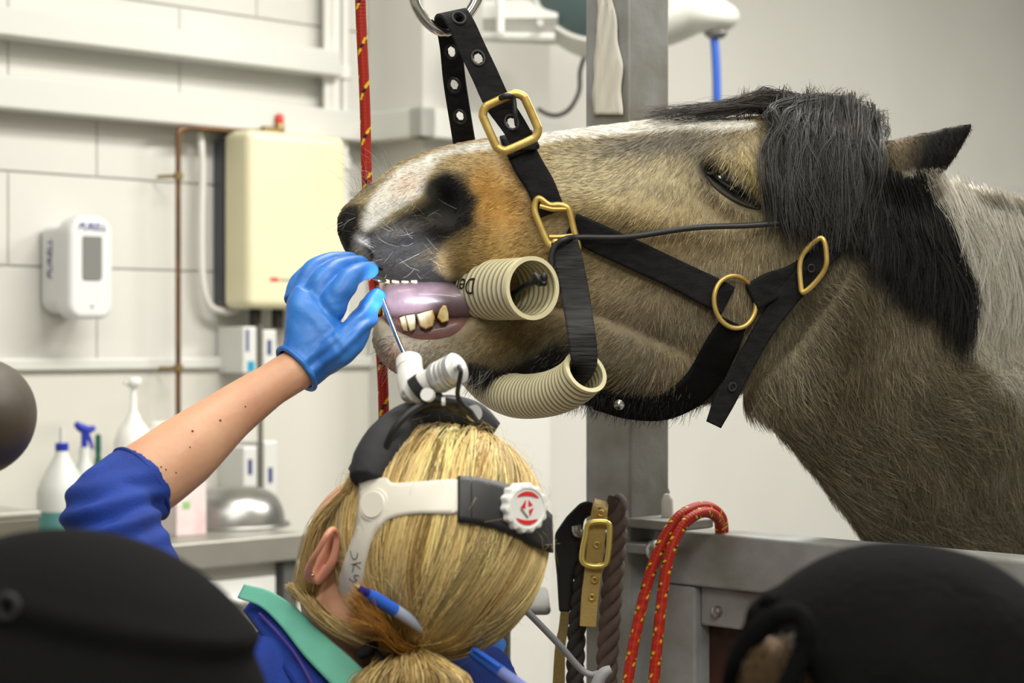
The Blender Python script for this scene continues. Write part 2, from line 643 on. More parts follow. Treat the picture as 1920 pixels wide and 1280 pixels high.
# copper pipe
cp = empty('copper_pipe', uv(wu(335, .05), VW + .05, .95)); tag(cp, 'brown copper pipe rising left of the water heater with a bent top', 'pipe')
COPPER = mat('old_copper', (128, 92, 62), .4, .6, var=.3, vscale=20, col2=(92, 74, 56))
Lc = [(334, 900), (334, 640), (334, 300), (334, 252), (345, 241), (370, 240), (440, 245), (515, 246)]
put('pipe_run', mk(tube([uv(wu(x, .06), VW + .06, wp(x, y, .06)[1]) for x, y in Lc[:3]] + [uv(wu(x, .06), VW + .06, wp(x, y, .06)[1]) for x, y in Lc[3:]], .0062, 12, 90)), COPPER, cp)
for y in (690, 330):
    q = uv(wu(334, .06), VW + .06, wp(334, y, .06)[1])
    put('pipe_bracket', mk(join(lathe([(.007, -.008), (.011, -.007), (.011, .007), (.007, .008)], 12, q),
                                tube([q, uv(wu(334, .06) - .02, VW + .01, q[2])], .004, 8))), mat('dull_brass', (150, 128, 84), .4, .7), cp)
q = np.array(uv(wu(524, .07), VW + .07, wp(524, 246, .07)[1]))
put('valve_body', mk(join(lathe([(.006, -.02), (.012, -.015), (.012, .012), (.008, .02)], 12, q), tube([q - np.array([.035, .035, 0]), q], .009, 10))), mat('dull_brass', (150, 128, 84), .4, .7), cp)
put('valve_cap', mk(lathe([(.009, .016), (.010, .02), (.010, .034), (.007, .04), (0, .041)], 14, q)), mat('red_cap', (205, 62, 48), .45), cp)

# supply pipe and steel tube under the heater
sp = empty('supply_pipe', uv(wu(488, .09), VW + .09, .95)); tag(sp, 'grey steel supply pipe dropping below the water heater', 'pipe')
put('pipe_run', mk(tube([uv(wu(488, .1), VW + .1, wp(488, 608, .1)[1]), uv(wu(488, .1), VW + .1, .952)], .0065, 12)), mat('dull_steel', (140, 138, 130), .4, .8), sp)

# ------------------------------------------------------------------ counter with what stands on it
CD = .5
ZC = 0.953
ct = empty('counter', uv(2.2, VW + .25, 0), math.pi / 4); tag(ct, 'grey steel counter along the block wall with drawers below', 'counter')
uc1 = wu(575, CD)
o = slab('worktop', 1.5, uc1, VW + .004, VW + CD, ZC - .055, ZC, COUNTER, ct); bevel(o, .004)
slab('cabinet_body', 1.5, uc1 - .05, VW + .01, VW + CD - .04, 0.1, ZC - .056, mat('cabinet_white', (205, 204, 198), .4), ct)
slab('plinth', 1.52, uc1 - .08, VW + .02, VW + CD - .09, 0, .1, mat('plinth_dark', (70, 70, 70), .6), ct)
slab('corner_post', uc1 - .048, uc1 - .012, VW + CD - .05, VW + CD - .015, 0, ZC - .056, mat('post_dark', (96, 97, 96), .5, .3), ct)
for k in range(3):
    a = uc1 - .06 - (k + 1) * .34
    dr = slab('drawer', a + .005, a + .335, VW + CD - .04, VW + CD - .02, ZC - .30, ZC - .085, mat('drawer_white', (214, 214, 210), .3), ct); bevel(dr, .003)
    v_, f_ = tube([uv(a + .05, VW + CD - .005, ZC - .125), uv(a + .29, VW + CD - .005, ZC - .125)], .012, 10)
    hd = put('handle', mk((v_, f_)), mat('handle_white', (222, 222, 220), .3), dr)


def cpos(px, d=.25):
    """point on the counter under a pixel column, d out of the wall"""
    return np.array(uv(wu(px, d), VW + d, ZC))


def zpx(px, py, d):
    return wp(px, py, d)[1]


# steel bowl, upside down
d = .27
rb = (wu(530, d) - wu(340, d)) / 2 * 1.0 / 1.0
c = cpos(436, d); rb = 98 / F * c[1]; hb = zpx(436, 912, d) - ZC
bo = empty('mixing_bowl', c); tag(bo, 'upturned brushed steel bowl on the counter', 'bowl')
prof = [(rb + .008, 0.0), (rb + .008, .003), (rb, .005)] + [(rb * math.cos(a) ** .5 if a < 1.5 else 0, .005 + (hb - .005) * math.sin(a)) for a in np.linspace(.05, math.pi / 2, 16)]
prof[-1] = (0, hb)
put('bowl_shell', mk(lathe(prof, 48, c)), STEEL, bo)
put('rolled_rim', mk(tube([c + np.array([(rb + .008) * math.cos(a), (rb + .008) * math.sin(a), .004]) for a in np.linspace(0, 2 * math.pi, 40, endpoint=False)], .004, 8, closed=True)), STEEL, bo)

# spray bottle with blue trigger
FROST = mat('frosted_plastic', (212, 215, 212), .4, trans=.0, var=.03)


def bottle(name, label, px, d, pybase, prof, m, cat='bottle', pw=None):
    c = cpos(px, d)
    e = empty(name, c); tag(e, label, cat)
    put('body', mk(lathe(prof, 28, c)), m, e)
    return e, c


d = .3
c = cpos(116, d); s = c[1] / F
e, c = bottle('spray_bottle', 'frosted spray bottle with blue neck, teal liquid and no trigger beside the steel box', 116, d, 0,
              [(.0, 0), (44 * s, 0), (46 * s, 3 * s), (46 * s, 58 * s)], mat('teal_liquid', (96, 152, 150), .3))
put('upper_shell', mk(lathe([(46.5 * s, 58 * s), (46.5 * s, 92 * s), (40 * s, 112 * s), (28 * s, 135 * s), (14 * s, 160 * s), (11 * s, 172 * s)], 28, c)), FROST, e)
put('neck_collar', mk(lathe([(12 * s, 170 * s), (12.5 * s, 172 * s), (12.5 * s, 184 * s), (10 * s, 185 * s), (0, 185 * s)], 20, c)), mat('blue_plastic', (34, 52, 170), .4), e)
put('clear_tip', mk(lathe([(5 * s, 185 * s), (4 * s, 215 * s), (0, 216 * s)], 14, c)), FROST, e)

d = .2
c = cpos(158, d); s = c[1] / F
zz = lambda y: zpx(158, y, d) - ZC
e = empty('trigger_spray', c); tag(e, 'pale bottle with a bright blue trigger head against the board', 'bottle')
put('body', mk(lathe([(0, 0), (30 * s, 0), (32 * s, 4 * s), (32 * s, 80 * s), (24 * s, 110 * s), (10 * s, 140 * s), (9 * s, zz(838))], 24, c)), FROST, e)
BLUEP = mat('blue_plastic', (34, 52, 170), .4)
hz = zz(806)
ex = np.array([1 / R2, 1 / R2, 0]); ez = np.array([0, 0, 1.0]); b0 = c
put('trigger_head', mk(join(tube([b0 + ex * (-18 * s) + ez * (hz + 12 * s), b0 + ex * (-6 * s) + ez * (hz + 4 * s), b0 + ex * (8 * s) + ez * hz, b0 + ex * 22 * s + ez * (hz + 3 * s)], [6 * s, 9 * s, 8 * s, 5 * s], 12, 14),
                            tube([b0 + ez * (hz + 2 * s), b0 + ez * zz(838)], 6 * s, 10))), BLUEP, e)
put('trigger_lever', mk(tube([b0 + ex * 2 * s + ez * hz, b0 + ex * 12 * s + ez * (hz - 18 * s), b0 + ex * 18 * s + ez * (hz - 36 * s)], [4.5 * s, 4 * s, 3 * s], 10, 10)), BLUEP, e)

d = .16
c = cpos(184, d); s = c[1] / F
e = empty('green_brush', c); tag(e, 'slim dark green bottle brush standing by the blue trigger', 'brush')
h_ = zpx(184, 812, d) - ZC
put('grip', mk(lathe([(0, 0), (8 * s, 0), (9 * s, 20 * s), (7 * s, h_ - 50 * s), (5 * s, h_ - 42 * s), (6 * s, h_ - 30 * s), (5.5 * s, h_ - 4 * s), (0, h_)], 16, c)), mat('dark_green', (28, 92, 72), .5), e)

d = .14
c = cpos(250, d); s = c[1] / F
hp = zpx(250, 708, d) - ZC
e = empty('pump_bottle', c); tag(e, 'tall white pump bottle behind the raised forearm', 'bottle')
put('body', mk(lathe([(0, 0), (34 * s, 0), (36 * s, 4 * s), (36 * s, hp - 120 * s), (28 * s, hp - 96 * s), (14 * s, hp - 78 * s), (12 * s, hp - 70 * s), (6 * s, hp - 62 * s), (5 * s, hp - 16 * s)], 26, c)), mat('white_plastic', (236, 236, 232), .4), e)
put('pump_head', mk(join(lathe([(5 * s, hp - 20 * s), (14 * s, hp - 14 * s), (16 * s, hp - 6 * s), (13 * s, hp), (0, hp)], 20, c), tube([c + ez * (hp - 8 * s), c - ex * 20 * s + ez * (hp - 9 * s)], 4 * s, 8))), mat('white_plastic', (236, 236, 232), .4), e)
c = cpos(302, .14); s = c[1] / F
hp = zpx(302, 790, .14) - ZC
e = empty('white_jar', c); tag(e, 'squat white jar beside the pump bottle, mostly behind the forearm', 'jar')
put('body', mk(lathe([(0, 0), (20 * s, 0), (22 * s, 4 * s), (22 * s, hp - 12 * s), (20 * s, hp - 10 * s)], 22, c)), mat('white_plastic', (236, 236, 232), .4), e)
put('lid', mk(lathe([(21 * s, hp - 11 * s), (20 * s, hp - 3 * s), (14 * s, hp), (0, hp)], 22, c)), mat('white_plastic', (236, 236, 232), .4), e)

# printed pink box
c = cpos(338, .33); s = c[1] / F
e = empty('tissue_box', c, math.pi / 4); tag(e, 'white carton with pink and green print left of the steel bowl', 'box')
o = putl('carton', mk(box(-.045, .03, -.05, .05, 0, .11)), mat('pink_print_card', (226, 218, 216), .6, var=.3, vscale=14, col2=(216, 186, 188)), e, False); bevel(o, .002)
putl('printed_leaf', mk(box(-.03, -.012, -.0508, -.0502, .055, .07)), mat('green_print', (150, 186, 130), .6), e, False)

# clear boxes with tubes hanging under the heater
for k, (px, y0, y1, lab, cc) in enumerate([(469, 612, 700, 'clear tube holder with a blue band under the water heater', True), (506, 618, 690, 'plain clear tube holder on the wall behind the glove', False),
                                          (470, 836, 915, 'clear holder with a navy stripe above the steel bowl', True), (508, 826, 930, 'clear holder with dark print at the edge of the bowl', False)]):
    dd = .10
    ua_, zb_ = wp(px - 13, y1, dd); ub_, zt_ = wp(px + 13, y0, dd)
    e = wall_empty('tube_holder', (ua_ + ub_) / 2, zb_); tag(e, lab, 'holder')
    o = putl('case', mk(box(-(ub_ - ua_) / 2, (ub_ - ua_) / 2, -dd, -.001, 0, zt_ - zb_)), mat('pale_plastic', (216, 217, 214), .3), e, False); bevel(o, .004)
    putl('print_band', mk(box(-.008, .012 if k in (0,) else .004, -dd - .001, -dd, (.005 if k == 0 else .03), (.028 if k == 0 else .065))),
         mat('cyan_print', (36, 150, 190), .4) if k == 0 else mat('navy_print', (62, 72, 120), .4), e, False)
    if k == 0:
        putl('print_letters', mk(box(-.012, -.004, -dd - .001, -dd, .05, .1)), mat('navy_print', (62, 72, 120), .4), e, False)

# steel box with a round knob at the left edge
c = cpos(20, .42)
s = c[1] / F
e = empty('steel_box', uv(wu(74, .46) - .2, VW + .46 - .12, ZC), math.pi / 4); tag(e, 'grey steel instrument box at the end of the counter', 'box')
o = putl('body', mk(box(-.2, .2, -.12, .12, 0, .068)), mat('box_steel', (128, 124, 112), .45, .5, var=.15, vscale=8), e, False); bevel(o, .004)
o = putl('lid', mk(box(-.203, .203, -.123, .123, .0685, .080)), mat('box_lid', (172, 170, 162), .4, .5), e, False); bevel(o, .003)
putl('lid_knob', mk(lathe([(.006, .08), (.006, .09), (.014, .094), (.019, .104), (.019, .112), (.012, .122), (0, .125)], 24, (.2 - .215 - .0, .02, 0))), CHROME, e)

# ------------------------------------------------------------------ padded head stand at the left edge
Dp = 1.75
c = P(-42, 782, Dp)
e = empty('padded_head_stand', (c[0], c[1], 0)); tag(e, 'dark brown padded cushion on a pole cut by the left edge', 'head stand')
s = Dp / F
BROWNL = mat('brown_leather', (70, 60, 46), .55, bump=.2, bscale=40, var=.15, vscale=10)
tl = math.radians(-14)
axv = np.array([[102 * s * math.cos(tl), 0, 102 * s * math.sin(tl)], [0, .09, 0], [-104 * s * math.sin(tl) * 1.0, 0, 112 * s * math.cos(tl)]])
put('cushion', mk(ellipsoid(c, axv, 40, 26)), BROWNL, e)
put('pole', mk(tube([(c[0] - .01, c[1], .03), (c[0] - .01, c[1], c[2] - .03)], .016, 14)), STEEL, e)
put('base', mk(lathe([(0, 0), (.16, 0), (.16, .012), (.04, .03), (.02, .04)], 32, (c[0] - .01, c[1], 0))), mat('base_black', (40, 40, 40), .5), e)

# ------------------------------------------------------------------ hose reel on the wall behind the stocks
d = .42
GREYPL = mat('pale_grey_plastic', (206, 207, 202), .4)
hr = empty('hose_reel', uv(wu(1090, .3), VW + .3, zpx(1090, 0, .3))); tag(hr, 'pale grey wall hose reel with a blue air hose behind the post', 'hose reel')
DR = 4.72
cx, cy = 1142, -52
cr = P(cx, cy, DR); s = DR / F
vd = np.array([-.35, -.93, .0])
put('drum_casing', mk(lathe([(0, -.09), (140 * s, -.09), (160 * s, -.05), (166 * s, 0), (160 * s, .05), (138 * s, .08), (130 * s, .078)], 64, cr, vd, caps=False)), GREYPL, hr)
put('drum_face', mk(lathe([(0, .06), (128 * s, .06), (133 * s, .074), (128 * s, .082), (60 * s, .088), (0, .088)], 48, cr, vd)), mat('dark_teal_face', (74, 92, 94), .3), hr)
put('wall_bracket', mk(join(tubepx([(905, 40, DR), (1045, 40, DR)], [38, 44], 4, 6), tubepx([(905, 68, DR - .03), (1040, 70, DR - .03)], 9, 8, 6))), GREYPL, hr, False)
put('bracket_arm', mk(tubepx([(938, -30, DR - .08), (938, 62, DR - .08)], 8, 8, 6)), WHITEP, hr)
put('bracket_bolt', mk(lathe([(0, .012), (.008, .012), (.008, 0)], 10, P(1013, 44, DR - .06), (0, -1, 0))), STEEL, hr)
put('outlet_arm', mk(remesh([tubepx([(1180, 60, DR), (1260, 40, DR - .05), (1330, 20, DR - .1), (1362, 34, DR - .1)], [60, 52, 40, 24], 20, 30, squash=(1, .8)),
                            ellipsoid(P(1335, 32, DR - .1), np.diag([52 * s, .06, 30 * s]))], .008, 8)), GREYPL, hr)
put('outlet_ring', mk(lathe([(20 * s, 0), (22 * s, -.012), (14 * s, -.022), (10 * s, -.022)], 24, P(1342, 54, DR - .1), (0, 0, 1))), mat('ring_grey', (120, 122, 122), .4), hr)
bhv = mk(tubepx([(1338, 58, DR - .1), (1342, 110, DR - .1), (1344, 180, DR - .1), (1344, 330, DR - .1), (1340, 600, DR - .1)], 8, 12, 40))
put('blue_hose', bhv, mat('blue_hose', (38, 84, 176), .4), hr)
cbk = empty('reel_cable', P(1060, 215, DR - .1)); tag(cbk, 'black cable hanging in a loop left of the grey post', 'cable')
put('cable_run', mk(tubepx([(1102, 90, 4.75), (1088, 132, 4.75), (1086, 170, 4.75), (1070, 202, 4.75), (1048, 216, 4.78), (1026, 214, 4.8), (1010, 205, 4.85)], 4.2, 10, 50)), BLACKR, cbk)

# ------------------------------------------------------------------ the stocks: post and gate
DPOST = 2.55
hs = 81 / F * DPOST / (1 / R2) / 2 * 1.0
pc = P(1176, 640, DPOST + .055)
post = empty('stocks_post', (pc[0], pc[1], 0), math.pi / 4); tag(post, 'square grey steel post of the horse stocks', 'post')
o = putl('tube', mk(box(-hs, hs, -hs, hs, 0, CEIL - .005)), GREYM, post, False); bevel(o, .004, 3)
putl('foot_plate', mk(box(-.1, .1, -.1, .1, 0, .012)), GREYM, post, False)
# white cloth strip down the post front (left face)
ts = empty('cloth_strip', P(1140, 100, DPOST)); tag(ts, 'frayed white strip of tape down the front of the grey post', 'tape')
rows = 40
V, Fc = [], []
for i in range(rows):
    y = -60 + 275 * i / (rows - 1)
    l = 1118 + (2 if y < 60 else -6 * min(1, (y - 60) / 100)) + 1.2 * math.sin(i * .7)
    r = 1146 + (20 * min(1, max(0, (y + 20) / 140))) + 1.4 * math.sin(i * .5 + 1)
    for k in range(8):
        x = l + (r - l) * k / 7
        # on the post faces: edge at x = 1176 nearest to the camera
        Dx = pc[1] - hs * R2 + abs(x - 1176) / F * DPOST - .003 - .002 * math.sin(k * 1.9 + i * .5)
        V.append(P(x, y, Dx))
for i in range(rows - 1):
    for k in range(7):
        Fc.append((i * 8 + k, i * 8 + k + 1, i * 8 + 9 + k, i * 8 + 8 + k))
o = put('strip', mk((V, Fc)), mat('white_tape', (222, 219, 208), .7, bump=.5, bscale=60, var=.15, vscale=30, stretch=(1, 1, .3)), ts); solid(o, .002)

# gate: runs from the post towards the right and the camera
gd = np.array([1, -1]) / R2
g0 = np.array([pc[0], pc[1]]) + gd * (hs + .01)
gz = CZ - (992 - 640) / F * (g0[1] - .05)
gate = empty('stocks_gate', (g0[0], g0[1], 0), -math.pi / 4); tag(gate, 'grey steel gate of the stocks with a dark lower panel', 'gate')
GL = 1.25
o = putl('top_rail', mk(box(.02, GL, -.028, .028, gz - .068, gz)), GREYM, gate, False); bevel(o, .004, 3)
o = putl('frame_stile', mk(box(.025, .085, -.024, .024, .12, gz - .069)), GREYM, gate, False); bevel(o, .003)
o = putl('frame_stile', mk(box(GL - .06, GL, -.024, .024, .12, gz - .069)), GREYM, gate, False); bevel(o, .003)
o = putl('frame_rail', mk(box(.086, GL - .061, -.014, .02, gz - .118, gz - .069)), GREYM, gate, False); bevel(o, .003)
o = putl('frame_rail', mk(box(.086, GL - .061, -.014, .02, gz - .31, gz - .262)), GREYM, gate, False); bevel(o, .003)
putl('dark_panel', mk(box(.086, GL - .061, .004, .014, gz - .262, gz - .119)), mat('stained_panel', (26, 15, 12), .7, var=.5, vscale=14, col2=(70, 34, 22)), gate, False)
putl('lower_panel', mk(box(.086, GL - .061, .004, .014, .12, gz - .311)), GREYM, gate, False)
for k in range(9):
    for zz_ in (gz - .098, gz - .285):
        putl('bolt', mk(lathe([(.007, 0), (.007, .006), (.003, .009), (0, .009)], 8, (.115 + k * .13 + (.05 if k == 1 else 0), -.015, zz_), (0, -1, 0))), STEEL, gate)
o = putl('hinge_plate', mk(box(-.06, .07, -.045, .032, gz + .0, gz + .012)), GREYM, gate, False); bevel(o, .002)
o = putl('hinge_plate', mk(box(-.09, .062, -.062, .03, gz - .03, gz - .018)), GREYM, gate, False); bevel(o, .002)
putl('hinge_bolt', mk(lathe([(.011, -.006), (.014, 0), (.014, .012), (.006, .02), (0, .02)], 12, (.055, -.055, gz - .024), (0, -1, 0))), STEEL, gate)
putl('hinge_pin', mk(lathe([(.008, 0), (.008, .022), (.004, .03), (0, .03)], 12, (.02, .0, gz + .012))), WHITEP, gate)
lug = empty('post_lug', (pc[0], pc[1], 0), math.pi / 4)
bpy.data.objects.remove(lug)
o = putl('lug_plate', mk(rounded_slab(.02, gz + .005, gz + .048, -.006, .006, .016, .003)), GREYM, post, False)
o.location = (hs * .2 + .0, -.0, 0)
o.location = (hs + .02, 0, 0)


# ------------------------------------------------------------------ the horse
horse = empty('horse', (0.95, 3.0, 0))
tag(horse, 'dun and white cob horse with raised head and black forelock in the stocks', 'horse')


def Dh(x):
    return 2.235 + .085 * (x - 640) / 960


HEAD = [(634, 425, 638, 446, .010), (641, 396, 652, 474, .032), (664, 371, 684, 508, .046), (700, 341, 722, 530, .054), (748, 308, 770, 543, .059),
        (804, 284, 818, 547, .061), (862, 270, 866, 548, .061), (922, 260, 922, 556, .057), (984, 254, 978, 575, .055), (1050, 246, 1040, 610, .058),
        (1130, 237, 1118, 660, .067), (1220, 227, 1198, 710, .078), (1300, 223, 1268, 742, .088), (1380, 223, 1328, 748, .097), (1450, 218, 1388, 728, .096),
        (1520, 216, 1450, 690, .086), (1585, 226, 1515, 640, .075), (1635, 262, 1570, 560, .055), (1662, 330, 1605, 470, .02)]
head = loft([s + (Dh((s[0] + s[2]) / 2), 2.35) for s in HEAD], 56, 110)
JAW = [(700, 617, 700, 640, .012), (712, 592, 714, 672, .034), (738, 608, 744, 698, .045), (790, 616, 790, 708, .049), (848, 604, 848, 714, .049),
       (898, 566, 902, 720, .050), (960, 560, 960, 730, .051), (1040, 560, 1040, 744, .058), (1120, 560, 1120, 758, .066), (1200, 580, 1200, 772, .071),
       (1280, 600, 1270, 766, .072), (1350, 600, 1340, 735, .06), (1400, 600, 1390, 690, .03)]
jaw = loft([s + (Dh((s[0] + s[2]) / 2), 2.2) for s in JAW], 44, 70)
NECK = [(1500, 262, 1392, 700, .05, 2.315), (1590, 275, 1400, 756, .068, 2.325), (1680, 300, 1450, 798, .08, 2.345), (1765, 333, 1512, 860, .09, 2.385),
        (1850, 366, 1580, 945, .102, 2.45), (1950, 400, 1650, 1036, .118, 2.54), (2070, 440, 1735, 1150, .14, 2.67), (2190, 480, 1830, 1290, .165, 2.82),
        (2300, 520, 1960, 1400, .18, 2.98)]
neck = loft([s + (2.1,) for s in NECK], 56, 70)


def leaf_ear(base, tip, wd, D, dD, cup):
    b = np.array(base, float); t = np.array(tip, float)
    secs = []
    ax = t - b; ln = np.linalg.norm(ax); ax = ax / ln; pe = np.array([-ax[1], ax[0]])
    for q, wq, dq in ((-.12, .62, .9), (0, .86, .95), (.2, 1.0, .8), (.4, .92, .62), (.6, .7, .45), (.8, .42, .3), (.93, .18, .18), (1.0, .03, .08)):
        c = b + ax * ln * q + pe * (13 * math.sin(max(q, 0) * 3.1))
        secs.append((c[0] - pe[0] * wd * wq, c[1] - pe[1] * wd * wq, c[0] + pe[0] * wd * wq, c[1] + pe[1] * wd * wq, cup * dq, D + dD * q, 2.0))
    return loft(secs, 28, 40)


ear = leaf_ear((1650, 324), (1824, 231), 54, 2.285, .02, .026)
ear2 = leaf_ear((1560, 300), (1660, 290), 34, 2.41, .05, .024)
hbody = remesh([head, jaw, neck, ear], .003, 8, .5)

co = mco(hbody); no = mno(hbody)
px, py = PXA(co)
Dm = np.interp(px, [640, 1600, 1850, 2300], [2.235, 2.32, 2.45, 2.9])
side = np.where(no[:, 1] < 0, -1.0, 1.0)


def G(cx, cy, rx, ry, rot=0.0, p=2.0):
    a = math.radians(rot); dx, dy = px - cx, py - cy
    u_ = (dx * math.cos(a) + dy * math.sin(a)) / rx; v_ = (-dx * math.sin(a) + dy * math.cos(a)) / ry
    return np.exp(-(u_ * u_ + v_ * v_) ** (p / 2))


disp = np.zeros(len(co))
disp += .011 * G(815, 385, 75, 60)                           # nostril wing
disp += .007 * G(872, 395, 26, 55, -10)                      # outer rim
disp -= .030 * G(832, 378, 30, 36, -25)                      # nostril opening
disp -= .012 * G(795, 400, 36, 18, -25)
disp += .005 * G(780, 430, 70, 16, -12)
disp -= .006 * G(945, 400, 28, 90)
disp += .004 * G(840, 500, 120, 22, -4)                      # upper lip
disp -= .004 * G(760, 462, 60, 16, -10)
disp += .009 * G(1130, 395, 200, 28, 12)                     # facial crest
disp -= .006 * G(1120, 500, 160, 55, 20)
disp += .012 * G(1270, 600, 130, 110)                        # jowl
disp += .017 * G(1385, 318, 62, 46, 35)                      # brow / eye bulge
disp -= .016 * G(1340, 322, 24, 16, 35)
disp -= .010 * G(1372, 352, 50, 15, 38)                      # lid slit
disp += .006 * G(1352, 374, 50, 13, 38)                      # lower lid
disp += .007 * G(1418, 330, 22, 42, -25)
disp -= .004 * G(1388, 322, 34, 5, 42)                       # lid fold
disp -= .010 * G(1455, 290, 40, 34)                          # hollow above the eye
disp -= .012 * G(1500, 640, 26, 130, 22)                     # throat groove behind the jowl
disp += .010 * G(1620, 600, 60, 190, -28)                    # neck muscle
disp -= .009 * G(1740, 800, 40, 190, -32)
disp += .007 * G(735, 660, 30, 28)
disp -= .004 * G(880, 640, 60, 20, -20)
inner = (px > 1660) & (py < 350) & (side < 0)
fade = np.clip(np.abs(no[:, 1]) * 1.6, 0, 1)
disp = np.where((px > 1655) & (py < 345) & (px < 1830), 0, disp)
co[:, 1] += side * disp * fade
# hollow inside of the ear, opening to the side
a = math.radians(-28)
du = (px - 1735) * math.cos(a) + (py - 297) * math.sin(a); dv = -(px - 1735) * math.sin(a) + (py - 297) * math.cos(a)
earh = np.exp(-((du / 75) ** 2 + (dv / 16) ** 2)) * ((px > 1640) & (px < 1830) & (py < 360))
co[:, 1] += np.where(no[:, 1] > 0.2, -.010 * earh, 0)
# fine unevenness
co += no * (fbm(co, 26, 3) * .0009)[:, None]
mset(hbody, co)
px, py = PXA(co)


def inpoly(poly, X, Y, soft=6.0, wob=0.0):
    """soft mask of a polygon: signed distance / soft"""
    p = np.asarray(poly, float); n = len(p)
    ins = np.zeros(len(X), bool); dist = np.full(len(X), 1e9)
    for i in range(n):
        x0, y0 = p[i]; x1, y1 = p[(i + 1) % n]
        cond = ((y0 > Y) != (y1 > Y)) & (X < (x1 - x0) * (Y - y0) / (y1 - y0 + 1e-9) + x0)
        ins ^= cond
        ex_, ey_ = x1 - x0, y1 - y0
        t = np.clip(((X - x0) * ex_ + (Y - y0) * ey_) / (ex_ * ex_ + ey_ * ey_ + 1e-9), 0, 1)
        dist = np.minimum(dist, np.hypot(X - x0 - t * ex_, Y - y0 - t * ey_))
    sd = np.where(ins, dist, -dist) + wob
    return np.clip(sd / soft * .5 + .5, 0, 1)


def coat(X, Y):
    """coat colour (linear) by place on the horse's side; X, Y arrays in the side-view plan"""
    n1 = fbm(np.c_[X, Y] / 60.0, 1.0, 11); n2 = fbm(np.c_[X, Y] / 18.0, 1.0, 12)
    c = np.tile(lin((166, 150, 114)), (len(X), 1))

    def g(cx, cy, rx, ry, col, rot=0.0, k=1.0, p=2.0):
        a = math.radians(rot); dx, dy = X - cx, Y - cy
        u_ = (dx * math.cos(a) + dy * math.sin(a)) / rx; v_ = (-dx * math.sin(a) + dy * math.cos(a)) / ry
        m = (k * np.exp(-(u_ * u_ + v_ * v_) ** (p / 2) * (1 + .25 * n2)))[:, None]
        m = np.clip(m, 0, 1)
        c[:] = c * (1 - m) + lin(col) * m

    def poly(pl, col, soft=8, wob=6.0, k=1.0):
        m = (k * inpoly(pl, X, Y, soft, wob * n2))[:, None]
        c[:] = c * (1 - m) + lin(col) * m

    # neck and body
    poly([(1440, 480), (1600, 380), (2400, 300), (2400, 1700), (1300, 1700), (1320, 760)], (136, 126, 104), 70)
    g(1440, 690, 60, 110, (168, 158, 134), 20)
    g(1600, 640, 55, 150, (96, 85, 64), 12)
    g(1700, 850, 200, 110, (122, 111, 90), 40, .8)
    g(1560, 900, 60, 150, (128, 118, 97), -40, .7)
    # face
    g(1150, 330, 200, 80, (204, 191, 156), -3)
    g(1210, 268, 130, 26, (112, 108, 100), -5, .9)
    g(1300, 262, 70, 26, (120, 114, 104), 0, .8)
    g(1150, 400, 170, 40, (168, 146, 98), 4, .6)
    g(1240, 480, 140, 60, (140, 120, 80), 20, .7)
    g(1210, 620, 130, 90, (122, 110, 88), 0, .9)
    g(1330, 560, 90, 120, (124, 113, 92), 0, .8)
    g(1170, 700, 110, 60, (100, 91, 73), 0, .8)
    g(930, 300, 80, 40, (212, 190, 144), -5, .9)
    g(940, 390, 62, 80, (208, 160, 86), 0, .95)
    g(905, 350, 40, 50, (198, 146, 68), 0, .7)
    g(940, 480, 110, 40, (166, 136, 74), -6, .9)
    g(1010, 500, 60, 50, (156, 128, 78), 0, .6)
    g(860, 490, 60, 26, (126, 104, 66), -4, .9)
    # white blaze along the top line, widening on the nose
    poly([(1405, 215), (1420, 236), (1360, 243), (1290, 239), (1180, 249), (1080, 262), (1000, 272), (930, 279), (860, 290), (830, 296), (800, 330), (795, 360),
          (760, 385), (725, 405), (695, 428), (676, 440), (680, 400), (700, 365), (745, 318), (800, 292), (860, 270), (930, 258), (1000, 250), (1080, 236), (1180, 222), (1290, 214)],
         (242, 238, 226), 5, 2.5)
    g(765, 345, 34, 22, (226, 196, 170), -35, .7)
    g(880, 262, 120, 8, (176, 150, 104), -8, .55)
    # black muzzle
    poly([(640, 380), (672, 372), (684, 386), (676, 420), (688, 432), (730, 410), (770, 392), (800, 372), (800, 345), (830, 322), (868, 330), (898, 372), (892, 420), (862, 440),
          (836, 456), (824, 480), (828, 510), (846, 526), (880, 538), (880, 560), (740, 560), (660, 500), (620, 430)], (36, 34, 32), 10, 6)
    g(690, 352, 22, 10, (70, 66, 60), -40, .6)
    poly([(672, 440), (682, 450), (694, 500), (684, 512), (664, 470)], (210, 205, 198), 10, 4)
    g(835, 380, 30, 38, (20, 19, 19), -25)
    g(812, 362, 12, 22, (74, 70, 64), -25, .8)  # highlight on the nostril rim, painted into the coat colour
    g(760, 425, 60, 14, (90, 86, 78), -14, .5)
    g(860, 452, 60, 12, (120, 100, 62), -25, .5)
    # lower lip and jaw
    m = ((Y > 560) & (X < 1150)).astype(float)
    keep = c.copy()
    g(745, 660, 95, 60, (196, 190, 178))
    g(738, 668, 26, 26, (206, 160, 140), 0, .8)
    g(860, 655, 90, 45, (128, 120, 102), -10, .9)
    g(960, 630, 90, 40, (118, 98, 52), -18, .9)
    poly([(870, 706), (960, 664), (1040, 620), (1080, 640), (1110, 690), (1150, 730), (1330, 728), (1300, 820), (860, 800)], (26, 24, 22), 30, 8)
    c[:] = np.where((m > 0)[:, None] | (Y > 640)[:, None], c, keep)
    # eye surround
    g(1332, 322, 32, 24, (22, 21, 20), 30, 1.1)
    g(1374, 353, 66, 23, (22, 21, 20), 36, 1.4)
    g(1418, 335, 24, 40, (168, 152, 100), -25, .8)
    g(1395, 300, 40, 12, (176, 160, 108), 15, .7)
    # ear
    e_ = inpoly([(1630, 250), (1740, 238), (1845, 212), (1850, 250), (1765, 350), (1705, 395), (1640, 392)], X, Y, 6)[:, None]
